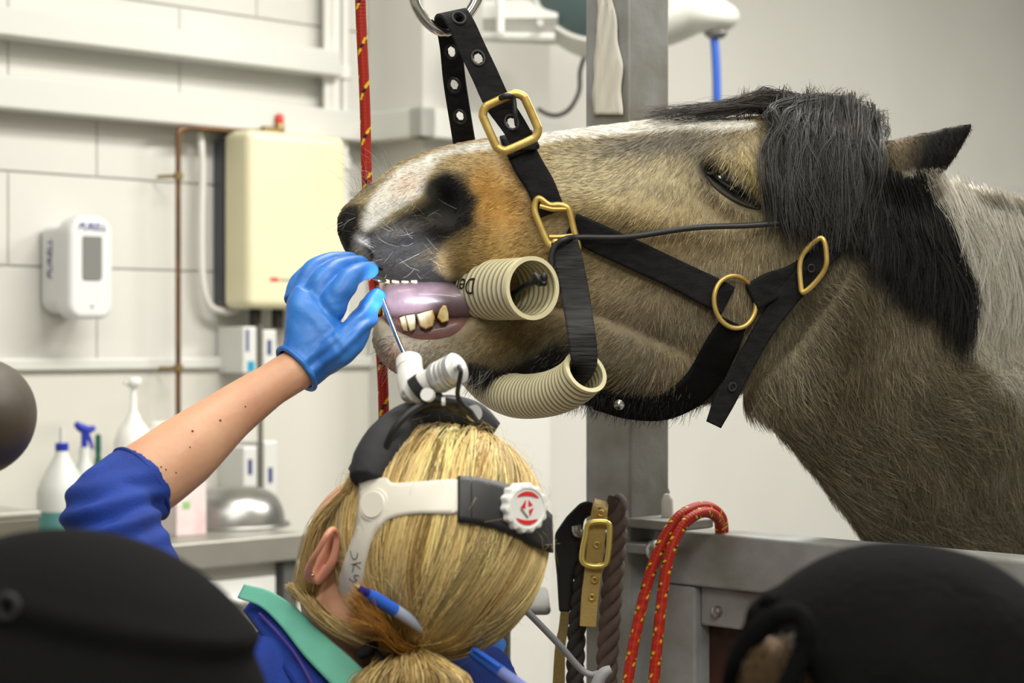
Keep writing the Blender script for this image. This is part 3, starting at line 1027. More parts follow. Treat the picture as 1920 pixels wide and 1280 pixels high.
    dk = inpoly([(1728, 236), (1770, 220), (1850, 205), (1850, 255), (1765, 355), (1705, 405), (1645, 400), (1672, 335), (1700, 300)], X, Y, 26, 5 * n2)[:, None]
    c[:] = c * (1 - e_) + (lin((104, 92, 70)) * (1 - dk) + lin((14, 13, 12)) * dk) * e_
    # white neck patch
    poly([(1700, 325), (1830, 335), (2400, 300), (2400, 860), (2000, 800), (1920, 755), (1850, 700), (1815, 640), (1790, 470)], (226, 218, 198), 16, 8)
    # dark skin at the crest under the mane
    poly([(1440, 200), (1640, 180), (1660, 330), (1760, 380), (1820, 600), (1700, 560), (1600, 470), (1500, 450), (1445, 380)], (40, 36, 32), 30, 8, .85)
    return np.clip(c * (1 + .10 * n1[:, None]), .002, 1)


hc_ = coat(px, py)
HORSEM = mat('horse_coat', attr='col', rough=.72, bump=.35, bscale=260, spec=.25, sheen=.0, var=.18, vscale=90)
# trunk and legs, mostly behind the gate and out of frame
bd = np.array([.62, .78, 0]); bl = np.array([.78, -.62, 0])
b0 = np.array([1.05, 2.92, 1.08])


def tr_(pts, rad, m=30): return tube(np.array(pts), rad, 24, m)


trunk = [tube(np.array([b0 - bd * -.05, b0 + bd * .16, b0 + bd * .6 + np.array([0, 0, -.02]), b0 + bd * 1.15 + np.array([0, 0, .02]), b0 + bd * 1.42]), [.16, .27, .35, .31, .12], 36, 40)]
for (al, sd_, hind) in ((.0, .15, 0), (.0, -.15, 0), (1.15, .15, 1), (1.15, -.15, 1)):
    p0 = b0 + bd * al + bl * sd_
    if hind:
        trunk.append(tr_([p0 + [0, 0, -.05], p0 - bd * .08 + [0, 0, -.33], p0 + bd * .12 + [0, 0, -.58], p0 + bd * .06 + [0, 0, -.9], p0 + [0, 0, -1.0], p0 - bd * .03 + [0, 0, -1.075]], [.17, .12, .065, .045, .05, .075]))
    else:
        trunk.append(tr_([p0 + [0, 0, -.15], p0 + [0, 0, -.4], p0 + [0, 0, -.6], p0 + [0, 0, -.92], p0 - bd * .02 + [0, 0, -1.0], p0 - bd * .05 + [0, 0, -1.075]], [.13, .085, .06, .045, .05, .075]))
tmesh = remesh(trunk, .014, 8)
tcol = np.tile(lin((224, 216, 196)), (len(tmesh.vertices), 1))
tz = mco(tmesh)
k_ = np.clip(fbm(tz, 3.0, 5) * 1.5 + .2, 0, 1)[:, None] * (tz[:, 2:3] > .6)
tcol = tcol * (1 - k_) + lin((104, 90, 66)) * k_
# one body mesh
hv = mco(hbody); hf = [tuple(p.vertices) for p in hbody.polygons]
nv = len(hv)
full = bpy.data.meshes.new('horse_body')
full.from_pydata(np.vstack([hv, tz]).tolist(), [], hf + [tuple(i + nv for i in p.vertices) for p in tmesh.polygons]); full.update()
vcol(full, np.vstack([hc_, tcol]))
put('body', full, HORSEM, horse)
HB = bvh(hbody)
CAMP = Vector((0, 0, CZ))


def surf(x, y, off=0.0, Dfall=None):
    """near-side point of the horse seen at a pixel, raised by off along the normal"""
    d = (Vector(P(x, y, 1.0)) - CAMP).normalized()
    loc, nn, i, dist = HB.ray_cast(CAMP, d)
    if loc is None:
        D = Dfall if Dfall else float(np.interp(x, [640, 1600, 1850, 2300], [2.2, 2.28, 2.38, 2.8]))
        return P(x, y, D), np.array([0, -1.0, 0])
    nn = np.array(nn)
    if nn[1] > 0: nn = -nn
    return np.array(loc) + nn * off, nn


# far ear as a part of its own (seen only from the other side)
put('far_ear', fix_normals(mk(ear2)), mat('ear_dark', (40, 36, 32), .8), horse)

# eye
pe, ne = surf(1374, 352, 0)
s = pe[1] / F
aa = math.radians(38)
eyec = pe + np.array([0, .014, 0])
exv = np.array([math.cos(aa), 0, -math.sin(aa)]); ezv = np.array([math.sin(aa), 0, math.cos(aa)])
eye = put('eye', mk(ellipsoid(eyec, np.array([exv * 46 * s, np.array([0, .0165, 0]), ezv * 19 * s]), 32, 20)), mat('eye_dark', (14, 11, 10), .08, coat=1.0), horse)
eye['label'] = 'dark half-closed eye'


def lid(L, r, m, nm):
    pts = [surf(x, y, .001)[0] for x, y in L]
    put(nm, mk(tube(np.array(pts), r, 10, 24)), m, horse)


LIDM = mat('lid_skin', (36, 34, 31), .6)
lid([(1324, 326), (1346, 328), (1374, 338), (1400, 358), (1424, 390)], [.002, .0045, .0058, .005, .002], LIDM, 'upper_eyelid')
lid([(1326, 332), (1342, 352), (1366, 370), (1394, 384), (1424, 392)], [.001, .0022, .0026, .0022, .001], mat('lid_grey', (48, 44, 39), .8), 'lower_eyelid')

# mouth: palate, tongue, gums, teeth
PINK = mat('mouth_pink', (136, 94, 86), .42, bump=.25, bscale=50, var=.3, vscale=30, coat=.15, col2=(104, 72, 70))
tong = loft([(714, 550, 718, 585, .010, 2.235), (726, 530, 730, 598, .026, 2.236), (770, 520, 772, 602, .035, 2.238), (830, 522, 834, 602, .037, 2.24), (880, 534, 884, 600, .036, 2.243), (940, 545, 940, 600, .028, 2.25), (980, 560, 980, 590, .01, 2.25)], 30, 40)
tng = fix_normals(mk(tong))
c_ = mco(tng); mset(tng, c_ + fbm(c_, 60, 2)[:, None] * .0006 * np.array([0, 1, 0]))
t_ = put('tongue', tng, mat('tongue_purple', (124, 104, 112), .38, bump=.2, bscale=45, var=.3, vscale=40, coat=.25, col2=(98, 80, 88)), horse)
t_['label'] = 'wet purplish grey tongue'
gum = fix_normals(mk(loft([(716, 592, 720, 640, .010, 2.243), (732, 584, 738, 652, .026, 2.243), (780, 594, 780, 662, .037, 2.243), (836, 588, 838, 656, .037, 2.245), (880, 580, 886, 636, .030, 2.25), (905, 578, 908, 610, .012, 2.255)], 26, 36)))
put('lower_gum', gum, PINK, horse)
GB = bvh(gum)
TOOTH = mat('tooth_enamel', (226, 216, 178), .3, bump=.2, bscale=50, var=.45, vscale=60, col2=(178, 142, 62), stretch=(1, 1, .5))
ugum = fix_normals(mk(loft([(704, 480, 706, 508, .010, 2.245), (716, 470, 720, 514, .026, 2.245), (780, 470, 782, 520, .032, 2.248), (840, 480, 842, 515, .026, 2.25)], 22, 24)))
put('upper_gum', ugum, PINK, horse)


def tooth(pl, D, th, nm='tooth', mt=TOOTH):
    """pl: outline in plan; slightly domed slab of real thickness"""
    k = len(pl)
    c = np.mean(pl, axis=0)
    V = [P(x, y, D) for x, y in pl] + [P(c[0] + (x - c[0]) * .86, c[1] + (y - c[1]) * .92, D - th * .35) for x, y in pl] + [P(x, y, D + th) for x, y in pl]
    Fc = [tuple(range(k, 2 * k))] + [(i, (i + 1) % k, (i + 1) % k + k, i + k) for i in range(k)] + [(i + 2 * k, (i + 1) % k + 2 * k, (i + 1) % k, i) for i in range(k)] + [tuple(range(3 * k - 1, 2 * k - 1, -1))]
    o = put(nm, fix_normals(mk((V, Fc))), mt, horse)
    bevel(o, .001, 2)
    return o


tooth([(748, 595), (759, 591), (764, 606), (766, 622), (756, 620), (751, 608)], 2.207, .012)
tooth([(760, 591), (778, 588), (780, 602), (779, 618), (768, 622), (763, 606)], 2.203, .014)
tooth([(781, 589), (796, 584), (812, 580), (816, 596), (812, 612), (798, 618), (786, 612)], 2.201, .014)
tooth([(819, 596), (824, 580), (831, 571), (837, 573), (841, 586), (842, 602), (828, 606)], 2.203, .014, mt=mat('yellow_tooth', (188, 156, 82), .35, var=.5, vscale=70, col2=(222, 208, 160)))
for k, (x0, x1) in enumerate(((706, 716), (717, 732), (733, 750), (751, 768), (769, 784))):
    tooth([(x0, 510), (x1, 512), (x1 - 1, 527 + (5 if k else 0)), (x0 + 1, 525 + (5 if k else 0))], 2.222 - .002 * k, .010, 'upper_tooth')

# ------------------------------------------------------------------ hair on the horse
HAIRM = mat('hair_strand', attr='col', rough=.5, spec=.35)
FURM = mat('fur_strand', attr='col', rough=.7, spec=.15)


def sample_tris(me, n, wfun):
    me.calc_loop_triangles()
    t = np.empty(len(me.loop_triangles) * 3, int); me.loop_triangles.foreach_get('vertices', t); t = t.reshape(-1, 3)
    c = mco(me); nn = mno(me)
    A, B, C = c[t[:, 0]], c[t[:, 1]], c[t[:, 2]]
    ar = np.linalg.norm(np.cross(B - A, C - A), axis=1)
    cen = (A + B + C) / 3
    ar = ar * wfun(cen, nn[t[:, 0]])
    idx = rng.choice(len(t), n, p=ar / ar.sum())
    r1 = np.sqrt(rng.random(n))[:, None]; r2 = rng.random(n)[:, None]
    return (1 - r1) * A[idx] + r1 * (1 - r2) * B[idx] + r1 * r2 * C[idx], nn[t[idx, 0]]


def wf(cen, nn):
    X, Y = PXA(cen)
    view = nrm(cen - np.array([0, 0, CZ]))
    face = -(view * nn).sum(1)
    wgt = np.where(face > -.25, 1.0, .12)
    wgt = np.where((X > 1980) | (Y > 1180), .05, wgt)
    wgt *= np.where((X > 690) & (X < 900) & (Y > 505) & (Y < 628), .02, 1)
    wgt *= np.where(np.hypot((X - 838) / 34, (Y - 380) / 42) < 1, .1, 1)
    wgt *= np.where(np.hypot(((X - 1372) * .79 + (Y - 352) * .62) / 60, (-(X - 1372) * .62 + (Y - 352) * .79) / 20) < 1, .0, 1)
    wgt *= np.where((X < 850) & (Y < 600), .8, 1)
    return wgt


NF = 160000
r0, rn = sample_tris(hbody, NF, wf)
X, Y = PXA(r0)
# flow of the coat in the side view
ang = np.interp(X, [640, 900, 1100, 1250, 1400, 1500, 1700, 2000], [150, 155, 150, 115, 85, 75, 60, 55]) + np.interp(Y, [230, 420, 640, 800], [25, 5, -10, -10])
ang = np.radians(ang + fbm(np.c_[X, Y] / 70, 1, 21) * 26 + rng.normal(0, 13, NF))
fl = np.c_[np.cos(ang), np.zeros(NF), -np.sin(ang)]
fl = nrm(fl - rn * (fl * rn).sum(1)[:, None])
ln = np.interp(X, [640, 900, 1000, 1300, 1450, 1700], [.006, .008, .010, .013, .016, .018]) * rng.uniform(.6, 1.25, NF)
ln = np.where((Y > 690) & (X > 900), ln * 1.9, ln)
ln = np.where((X > 1680) & (Y < 345), .007, ln)
lift = rng.uniform(.10, .38, NF)[:, None]
t = np.linspace(0, 1, 4)[None, :, None]
pts = r0[:, None, :] + ln[:, None, None] * (t * fl[:, None, :] + (lift[:, None, :] * (t - .45 * t ** 2)) * rn[:, None, :]) - rn[:, None, :] * .0006
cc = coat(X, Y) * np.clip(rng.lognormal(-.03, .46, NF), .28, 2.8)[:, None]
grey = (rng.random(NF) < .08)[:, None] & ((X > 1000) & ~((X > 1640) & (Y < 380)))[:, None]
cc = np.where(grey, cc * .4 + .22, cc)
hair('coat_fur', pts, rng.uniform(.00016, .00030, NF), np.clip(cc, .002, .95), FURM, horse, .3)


def lock_strands(name, guides, per, spread, rad, colf, wave=4.0, npt=14, surf_on=True, off=(.004, .02), parent=None, matm=None, tipspread=1.0):
    """guides: lists of (x, y[, lift]) in the side view; strands hug the horse's surface where there is one"""
    allp, allc, allr = [], [], []
    for gi, g in enumerate(guides):
        g = np.asarray(g, float)
        base = spline(g[:, :2], npt)
        lay = rng.uniform(*off)
        ph = rng.uniform(0, 6.28); amp = rng.uniform(.4, 1.3) * wave; fq = rng.uniform(1.0, 2.4)
        tt = np.linspace(0, 1, npt)
        tan = nrm(np.gradient(base, axis=0)); pe_ = np.c_[-tan[:, 1], tan[:, 0]]
        base = base + pe_ * (amp * np.sin(ph + fq * 2 * np.pi * tt) * tt)[:, None]
        P3, N3 = [], []
        for (x, y) in base:
            q, nn = surf(x, y)
            P3.append(q); N3.append(nn)
        P3 = np.array(P3); N3 = np.array(N3)
        D = P3[:, 1].copy()
        for _ in range(3):
            D[1:-1] = np.minimum(D[1:-1], (D[:-2] + D[2:]) / 2)
        for s_ in range(per):
            o2 = rng.normal(0, spread, 2)
            cl = (0.35 + .65 * np.abs(np.linspace(-.8, 1, npt))) * tipspread
            xy = base + np.outer(cl, o2) + pe_ * (rng.normal(0, 1.6) * np.sin(rng.uniform(0, 6.28) + rng.uniform(2, 5) * 2 * tt))[:, None]
            end = rng.uniform(.82, 1.05)
            dd = D - lay * np.clip(.25 + tt * 2, 0, 1) - rng.uniform(0, .008)
            pt = np.c_[(xy[:, 0] - 960) / F * dd, dd, CZ - (xy[:, 1] - 640) / F * dd]
            if end < 1:
                k = np.linspace(0, (npt - 1) * end, npt); i0 = np.minimum(k.astype(int), npt - 2); fr = (k - i0)[:, None]
                pt = pt[i0] * (1 - fr) + pt[i0 + 1] * fr
            allp.append(pt); allc.append(colf()); allr.append(rad * rng.uniform(.7, 1.3))
    return hair(name, np.array(allp), np.array(allr), np.clip(np.array(allc), .001, .95), matm or HAIRM, parent or horse, .3)


def dark(lo=.008, hi=.07, warm=1.0):
    def f():
        v = lo + (hi - lo) * rng.random() ** 2.2
        return (v * 1.06 * warm, v * 1.0, v * .96 / warm)
    return f


gs = []
for k in range(190):        # forelock, falling over the near side
    a = k / 189.0
    rx = 1470 + 165 * a + rng.normal(0, 8); ry = 196 + rng.normal(0, 9) + 25 * max(0, a - .75) * 4
    tx = 1462 + 180 * a + rng.normal(0, 16); ty = rng.uniform(365, 470) + 10 * a
    bx = (rx + tx) / 2 - 12 * (1 - a) + rng.normal(0, 10)
    gs.append([(rx, ry), (rx - 8 * (1 - a) + 3, ry + 40), (bx, (ry + ty) / 2), (tx, ty)])
for k in range(46):         # side sweep from the forehead to the left of the lock
    rx = rng.uniform(1490, 1560); ry = rng.uniform(190, 205)
    tx = rng.uniform(1438, 1490); ty = rng.uniform(250, 330)
    gs.append([(rx, ry), (rx - 50, ry + 12), (tx + 14, (ry + ty) / 2 + 6), (tx, ty)])
lock_strands('forelock', gs, 22, 6.5, .00034, dark(.009, .13), 10.0, 14, off=(.006, .03))
gs = []
for k in range(44):         # brown wisps lying along the top of the forehead
    rx = rng.uniform(1470, 1590); ry = rng.uniform(186, 206)
    tx = rng.uniform(1185, 1370); ty = 226 - (tx - 1180) * .055 + rng.uniform(-14, 2)
    gs.append([(rx, ry), (1440 + rng.normal(0, 15), 190 + rng.normal(0, 9)), ((1440 + tx) / 2, 202 + rng.normal(0, 7)), (tx, ty)])
for k in range(60):         # short fuzz standing up over the poll
    rx = rng.uniform(1380, 1660); ry = 200 + max(0, (rx - 1590)) * .7 + rng.normal(0, 6)
    gs.append([(rx, ry + 14), (rx + rng.normal(0, 6), ry - rng.uniform(4, 12)), (rx + rng.normal(4, 14), ry - rng.uniform(12, 32))])
lock_strands('forelock_wisps', gs, 16, 5.5, .00028, dark(.012, .12, 1.12), 3.0, 12, off=(-.02, .004), tipspread=1.2)
gs = []
for k in range(200):        # black mane on the near side of the neck
    a = rng.random()
    rx = 1590 + 170 * a + rng.normal(0, 8); ry = 330 + 40 * a + rng.normal(0, 14)
    tx = 1600 + 225 * a + rng.normal(0, 14); ty = (430 + 225 * a ** .8) + rng.normal(0, 22)
    gs.append([(rx, ry), (rx + 10 + 22 * a, ry + (ty - ry) * .3), (tx + 6 * a, ry + (ty - ry) * .68), (tx, ty)])
lock_strands('mane', gs, 22, 7, .00034, dark(.006, .05, .98), 5.0, 14, off=(.004, .022))
gs = []
for k in range(150):        # white mane further back
    a = rng.random()
    rx = 1735 + 240 * a + rng.normal(0, 6); ry = 340 + 62 * a + rng.normal(0, 8)
    tx = rx + 70 + rng.normal(0, 18); ty = ry + rng.uniform(160, 320)
    gs.append([(rx, ry), (rx + 28, ry + 50), (rx + 58, ry + (ty - ry) * .6), (tx, ty)])


def pale():
    v = rng.uniform(.48, .82); return (v, v * .95, v * .84)


lock_strands('white_mane', gs, 16, 9, .00034, pale, 5.0, 12, off=(.002, .014))
# chin and jaw whiskers, nose whiskers
wp_, wc_, wr_ = [], [], []
for k in range(150):
    if k < 70:
        x, y = rng.uniform(640, 860), rng.uniform(390, 520); dx, dy = -rng.uniform(10, 45), rng.uniform(-30, 25)
    elif k < 110:
        x, y = rng.uniform(705, 800), rng.uniform(640, 690); dx, dy = -rng.uniform(5, 25), rng.uniform(8, 40)
    else:
        x, y = rng.uniform(880, 930), rng.uniform(690, 722); dx, dy = -rng.uniform(0, 35), rng.uniform(14, 40)
    q, nn = surf(x, y)
    e_ = P(x + dx, y + dy, q[1] - .02)
    wp_.append(spline([q, (q + e_) / 2 + nn * .004, e_], 6)); v = rng.uniform(.02, .5); wc_.append((v, v, v * .95)); wr_.append(.00018)
for k in range(26):         # long fine whiskers over the nose
    x = rng.uniform(655, 760); q, nn = surf(x, 372 - (x - 660) * .5)
    e_ = P(x - rng.uniform(10, 70), q[2] * 0 + 372 - (x - 660) * .5 - rng.uniform(20, 80), q[1])
    wp_.append(spline([q, (q + e_) / 2 + np.array([0, 0, .006]), e_], 6)); v = rng.uniform(.05, .5); wc_.append((v, v, v)); wr_.append(.00014)
hair('whiskers', np.array(wp_), np.array(wr_), np.array(wc_), HAIRM, horse, .2)
# long black beard hair under the jaw
n = 1500
bx_ = rng.uniform(880, 1340, n)
bp = []
for x in bx_:
    yb = np.interp(x, [880, 960, 1120, 1200, 1280, 1340], [706, 724, 752, 768, 760, 735]) - rng.uniform(2, 30)
    q, nn = surf(x, yb); e_ = P(x + rng.normal(-8, 9), yb + rng.uniform(18, 48), q[1] + rng.uniform(-.004, .02))
    bp.append(spline([q, (q + e_) / 2 + nn * .004, e_], 5))
hair('jaw_hair', np.array(bp), np.full(n, .00028), np.array([[v, v * .95, v * .9] for v in rng.uniform(.005, .03, n)]), HAIRM, horse, .2)


# ------------------------------------------------------------------ tack: straps, buckles, hoses, ropes
def ribbon(path, normals, width, th, holes=(), m=None, nacross=9, edge_wob=0.0):
    """flat strap along a 3-D path; width / thickness in metres; holes: (s 0..1, across -1..1, half length m, half width m)"""
    p = np.asarray(path, float); nn = nrm(np.asarray(normals, float))
    m = m or len(p)
    q = spline(np.c_[p, nn, np.atleast_1d(width) * np.ones(len(p))], m)
    p, nn, wd = q[:, :3], nrm(q[:, 3:6]), q[:, 6]
    t = nrm(np.gradient(p, axis=0)); b = nrm(np.cross(nn, t)); nn = np.cross(t, b)
    arc = np.r_[0, np.cumsum(np.linalg.norm(np.diff(p, axis=0), axis=1))]
    V, Fc = [], []
    a = np.linspace(-1, 1, nacross)
    for i in range(m):
        for k in range(nacross):
            V.append(p[i] + b[i] * a[k] * wd[i] / 2 * (1 + edge_wob * math.sin(i * 1.3 + k)) + nn[i] * .0)
    for i in range(m - 1):
        for k in range(nacross - 1):
            am = (a[k] + a[k + 1]) / 2; sm = (arc[i] + arc[i + 1]) / 2
            if any(((sm - h[0] * arc[-1]) / h[2]) ** 2 + ((am - h[1]) * wd[i] / 2 / h[3]) ** 2 < 1 for h in holes): continue
            Fc.append((i * nacross + k, (i + 1) * nacross + k, (i + 1) * nacross + k + 1, i * nacross + k + 1))
    return V, Fc, (p, nn, b, arc)


def strap(name, L, width_px, th=.003, mt=None, parent=None, holes=(), surface=False, off=.004, m=60, nacross=11, normal=None, eyelets=True):
    """L: (x, y[, D]) ; when surface, D comes from the horse plus off"""
    pts, nor, wd = [], [], []
    L = np.array(L, float)
    if surface:
        Ls = spline(L[:, :2], max(14, len(L) * 3))
        for x, y in Ls:
            q, nn = surf(x, y, off); pts.append(q); nor.append(nn)
        pts = np.array(pts); nor = np.array(nor)
        for _ in range(4):
            pts[1:-1, 1] = np.minimum(pts[1:-1, 1], .25 * pts[:-2, 1] + .5 * pts[1:-1, 1] + .25 * pts[2:, 1])
            nor[1:-1] = nrm(nor[:-2] + nor[1:-1] * 2 + nor[2:])
        nor = nrm(nor + np.array([0, -.6, 0]))
    else:
        pts = pts_px(L); nor = np.tile(np.array(normal if normal is not None else (0, -1.0, 0)), (len(pts), 1)) if np.ndim(normal) != 2 else np.array(normal)
    wpx = np.interp(np.linspace(0, 1, len(pts)), np.linspace(0, 1, len(np.atleast_1d(width_px))), np.atleast_1d(width_px))
    wd = wpx / F * pts[:, 1]
    v, f, fr = ribbon(pts, nor, wd, th, holes, m, nacross)
    o = put(name, mk((v, f)), mt or BLACKW, parent)
    solid(o, th, 0)
    if eyelets:
        p, nn, b, arc = fr
        for h in holes:
            s_ = h[0] * arc[-1]
            i = int(np.argmin(np.abs(arc - s_)))
            c = p[i] + b[i] * h[1] * wd.mean() / 2 - 0 * nn[i]
            tt = np.cross(b[i], nn[i])
            ring = [c + nn[i] * th * .55 + (tt * (h[2] + .0022) * math.cos(a) + b[i] * (h[3] + .0022) * math.sin(a)) for a in np.linspace(0, 2 * np.pi, 20, endpoint=False)]
            put('eyelet', mk(tube(ring, .0017, 6, closed=True)), BLACKR, o)
    return o


halter = empty('dental_halter', P(1000, 300, 2.15)); tag(halter, 'black webbing headcollar with brass buckles hung from the carabiner', 'halter')

# suspension strap: behind leg then front leg over the carabiner
hl = lambda s, a=0.0, l=.0062, w_=.0045: (s, a, l, w_)
BLK = BLACKW
strap('rear_strap', [(838, 44, 2.20), (846, 90, 2.215), (852, 150, 2.23), (862, 215, 2.25), (872, 275, 2.275), (884, 340, 2.30)], 43, .003, parent=halter,
      holes=[hl(.17), hl(.365, -.05), hl(.56, .02)], m=190, nacross=25, normal=(-.25, -1, 0))
strap('front_strap', [(838, 52, 2.205), (840, 30, 2.19), (850, 24, 2.168), (866, 48, 2.155), (886, 92, 2.15), (908, 138, 2.145), (930, 186, 2.14), (950, 216, 2.138), (966, 240, 2.136), (986, 276, 2.14)], [46, 52, 52, 50, 50, 50, 50, 48, 46, 46], .0034, parent=halter,
      holes=[hl(.26, .05), hl(.49, .1), hl(.86, 0)], m=240, nacross=27,
      normal=np.array([(-.2, 1, .2), (-.3, .2, 1), (-.1, -.6, 1), (.1, -1, .3), (0, -1, .1), (0, -1, .05), (0, -1, 0), (0, -1, 0), (0, -1, 0), (0, -1, 0)]))
# noseband over the near side of the nose
strap('noseband', [(962, 262), (985, 305), (1008, 345), (1030, 384), (1036, 396)], [52, 56, 54, 52, 48], .004, parent=halter, surface=True, off=.006, m=40)
strap('noseband_fold', [(968, 270), (982, 296)], [62, 62], .007, parent=halter, surface=True, off=.011, m=10)
strap('strap_keeper', [(972, 290), (1004, 288)], [16, 16], .004, parent=halter, surface=True, off=.015, m=10)


def frame_px(name, L, rad_px, D, parent, m=60, mt=None, n=12, squash=None):
    """closed brass loop; L (x, y) with D a number or function"""
    pts = [(x, y, D(x, y) if callable(D) else D) for x, y in L]
    return put(name, mk(tubepx(pts, rad_px, n, m, closed=True, squash=squash)), mt or BRASS, parent)


def rrect(c, hw, hh, rot, r, n=5):
    out = []
    a0 = math.radians(rot)
    for (sx, sy, st) in ((1, 1, 0), (-1, 1, 90), (-1, -1, 180), (1, -1, 270)):
        for i in range(n):
            a = math.radians(st + 90 * i / (n - 1))
            x = sx * (hw - r) + r * math.cos(a); y = sy * (hh - r) + r * math.sin(a)
            out.append((c[0] + x * math.cos(a0) - y * math.sin(a0), c[1] + x * math.sin(a0) + y * math.cos(a0)))
    return out


frame_px('buckle', rrect((957, 229), 43, 46, -24, 20), 8.2, lambda x, y: 2.128 + (y - 229) * .00003, halter, 80, squash=(1, .8))
put('buckle_tongue', mk(tubepx([(938, 184, 2.124), (950, 180, 2.118), (962, 184, 2.124), (966, 215, 2.122), (968, 236, 2.126)], [5, 6, 5, 4, 3], 10, 20)), BLACKR, halter)
# brass dee with two bars
dD = lambda x, y: float(surf(x, y, .010)[0][1]) if x > 0 else 2.18
D0 = min(dD(1010, 400), dD(1040, 410), dD(1065, 430)) - .002
frame_px('square_ring', [(1004, 378), (1012, 372), (1030, 384), (1050, 384), (1064, 390), (1070, 404), (1076, 430), (1082, 452), (1084, 466), (1076, 470), (1056, 458), (1040, 452), (1036, 462), (1026, 452), (1012, 420), (1003, 396)], 6.2, D0, halter, 90, squash=(1, .8))
put('ring_bar', mk(tubepx([(1012, 386, D0), (1036, 392, D0), (1062, 392, D0)], 5.2, 10, 12)), BRASS, halter)
put('ring_bar', mk(tubepx([(1030, 444, D0), (1052, 444, D0), (1074, 442, D0)], 5, 10, 12)), BRASS, halter)
# cheek strap from the ring to the round ring
strap('cheek_strap', [(1072, 418), (1110, 440), (1180, 473), (1260, 512), (1320, 542), (1362, 563)], [46, 54, 56, 54, 58, 58], .0045, parent=halter, surface=True, off=.006, m=60)
Dr = float(surf(1378, 566, .010)[0][1])
frame_px('round_ring', [(1378 + 39 * math.cos(a) + 3 * math.sin(a), 566 + 49 * math.sin(a)) for a in np.linspace(0, 2 * np.pi, 24, endpoint=False)], 4.6, lambda x, y: Dr + (x - 1378) * .00025, halter, 90)
strap('crown_strap', [(1404, 556), (1440, 536), (1480, 520), (1530, 484), (1568, 446), (1590, 400)], [52, 54, 50, 44, 42, 40], .004, parent=halter, surface=True, off=.007, m=50)
strap('throat_strap', [(1372, 602), (1352, 640), (1326, 688), (1290, 728), (1240, 752), (1180, 752), (1120, 738)], [48, 62, 66, 64, 58, 52, 44], .006, parent=halter, surface=True, off=.007, m=60, mt=mat('black_padding', (16, 16, 17), .8, bump=.3, bscale=120, spec=.12))
# loose strap end hanging down
Dt = float(surf(1460, 600, .02)[0][1]) - .004
strap('loose_end', [(1552, 470, Dt + .012), (1520, 506, Dt + .004), (1474, 560, Dt), (1430, 622, Dt - .004), (1392, 690, Dt - .01), (1360, 748, Dt - .014), (1338, 796, Dt - .016)], [42, 44, 42, 38, 36, 40, 30], .004, parent=halter,
      holes=[(.80, 0, .0022, .0016)], m=90, nacross=11, normal=(.15, -1, 0))
Db = float(min(surf(1524, 498, .012)[0][1], Dt)) - .008
frame_px('cheek_buckle', [(1500, 494), (1510, 470), (1534, 448), (1544, 450), (1549, 470), (1548, 500), (1530, 528), (1506, 548), (1501, 530)], 5, lambda x, y: Db + (1524 - x) * .0002, halter, 70)
put('buckle_eyelet', mk(tubepx([(1521 + 6 * math.cos(a), 503 + 7 * math.sin(a), Db + .004) for a in np.linspace(0, 2 * np.pi, 12, endpoint=False)], 1.8, 8, 24, closed=True)), BLACKR, halter)
# hanging strap from the ring down into the lower hose
strap('hanging_strap', [(1058, 452, D0 - .003), (1066, 490, D0 - .012), (1078, 550, D0 - .03), (1088, 610, 2.112), (1093, 650, 2.100), (1094, 684, 2.104), (1076, 716, 2.132)], [50, 54, 54, 52, 52, 48, 40], .004, parent=halter, m=70, nacross=11,
      mt=mat('ribbed_webbing', (30, 30, 31), .65, bump=.8, bscale=180, var=.3, vscale=140, stretch=(.2, .2, 2.2), col2=(50, 50, 50), spec=.2), normal=np.array([(0, -1, 0)] * 4 + [(.1, -1, .05), (.1, -1, .3), (.1, -.9, .5)]))
put('ring_bolt', mk(lathe([(.006, 0), (.006, .003), (.002, .005), (0, .005)], 12, surf(1162, 745, .010)[0], (0, -1, 0))), CHROME, halter)

# thin black cord across the cheek
cd = empty('thin_black_line', P(1260, 434, 2.2)); tag(cd, 'thin black cord running from the mouth hose up across the cheek to the mane', 'cord')
Lc = [(1034, 500), (1034, 478), (1042, 460), (1060, 448), (1090, 441), (1180, 437), (1300, 431), (1400, 425), (1490, 416)]
cpts = [np.array(P(x, y, D0 - .012)) if x < 1090 else surf(x, y, .016)[0] for x, y in Lc]
put('cord_run', mk(tube(np.array(cpts), .0033, 12, 90)), mat('cord_black', (40, 40, 42), .45), cd)


# carabiner
cb_ = empty('carabiner', P(838, 0, 2.18)); tag(cb_, 'steel carabiner holding the black halter strap', 'carabiner')
Lk = [(775, -10), (786, 22), (806, 46), (828, 58), (850, 54), (872, 34), (890, 8), (896, -16), (894, -70), (880, -128), (840, -150), (796, -132), (776, -80)]
put('hook_body', mk(tubepx([(x, y, 2.178 + (x - 838) * .0002) for x, y in Lk], 10.5, 14, 110, closed=True)), CHROME, cb_)
put('gate_sleeve', mk(tubepx([(776, -84, 2.168), (775, -14, 2.168)], 12, 14, 4)), CHROME, cb_)
# lifting rope above it
lr = empty('lifting_rope', P(840, -150, 2.18)); tag(lr, 'pale lifting rope above the carabiner', 'rope')
put('rope_run', mk(tube([P(842, -150, 2.18), (P(842, -150, 2.18)[0], 2.18, CEIL - .01)], .007, 12, 20)), mat('pale_rope', (190, 186, 176), .8), lr)


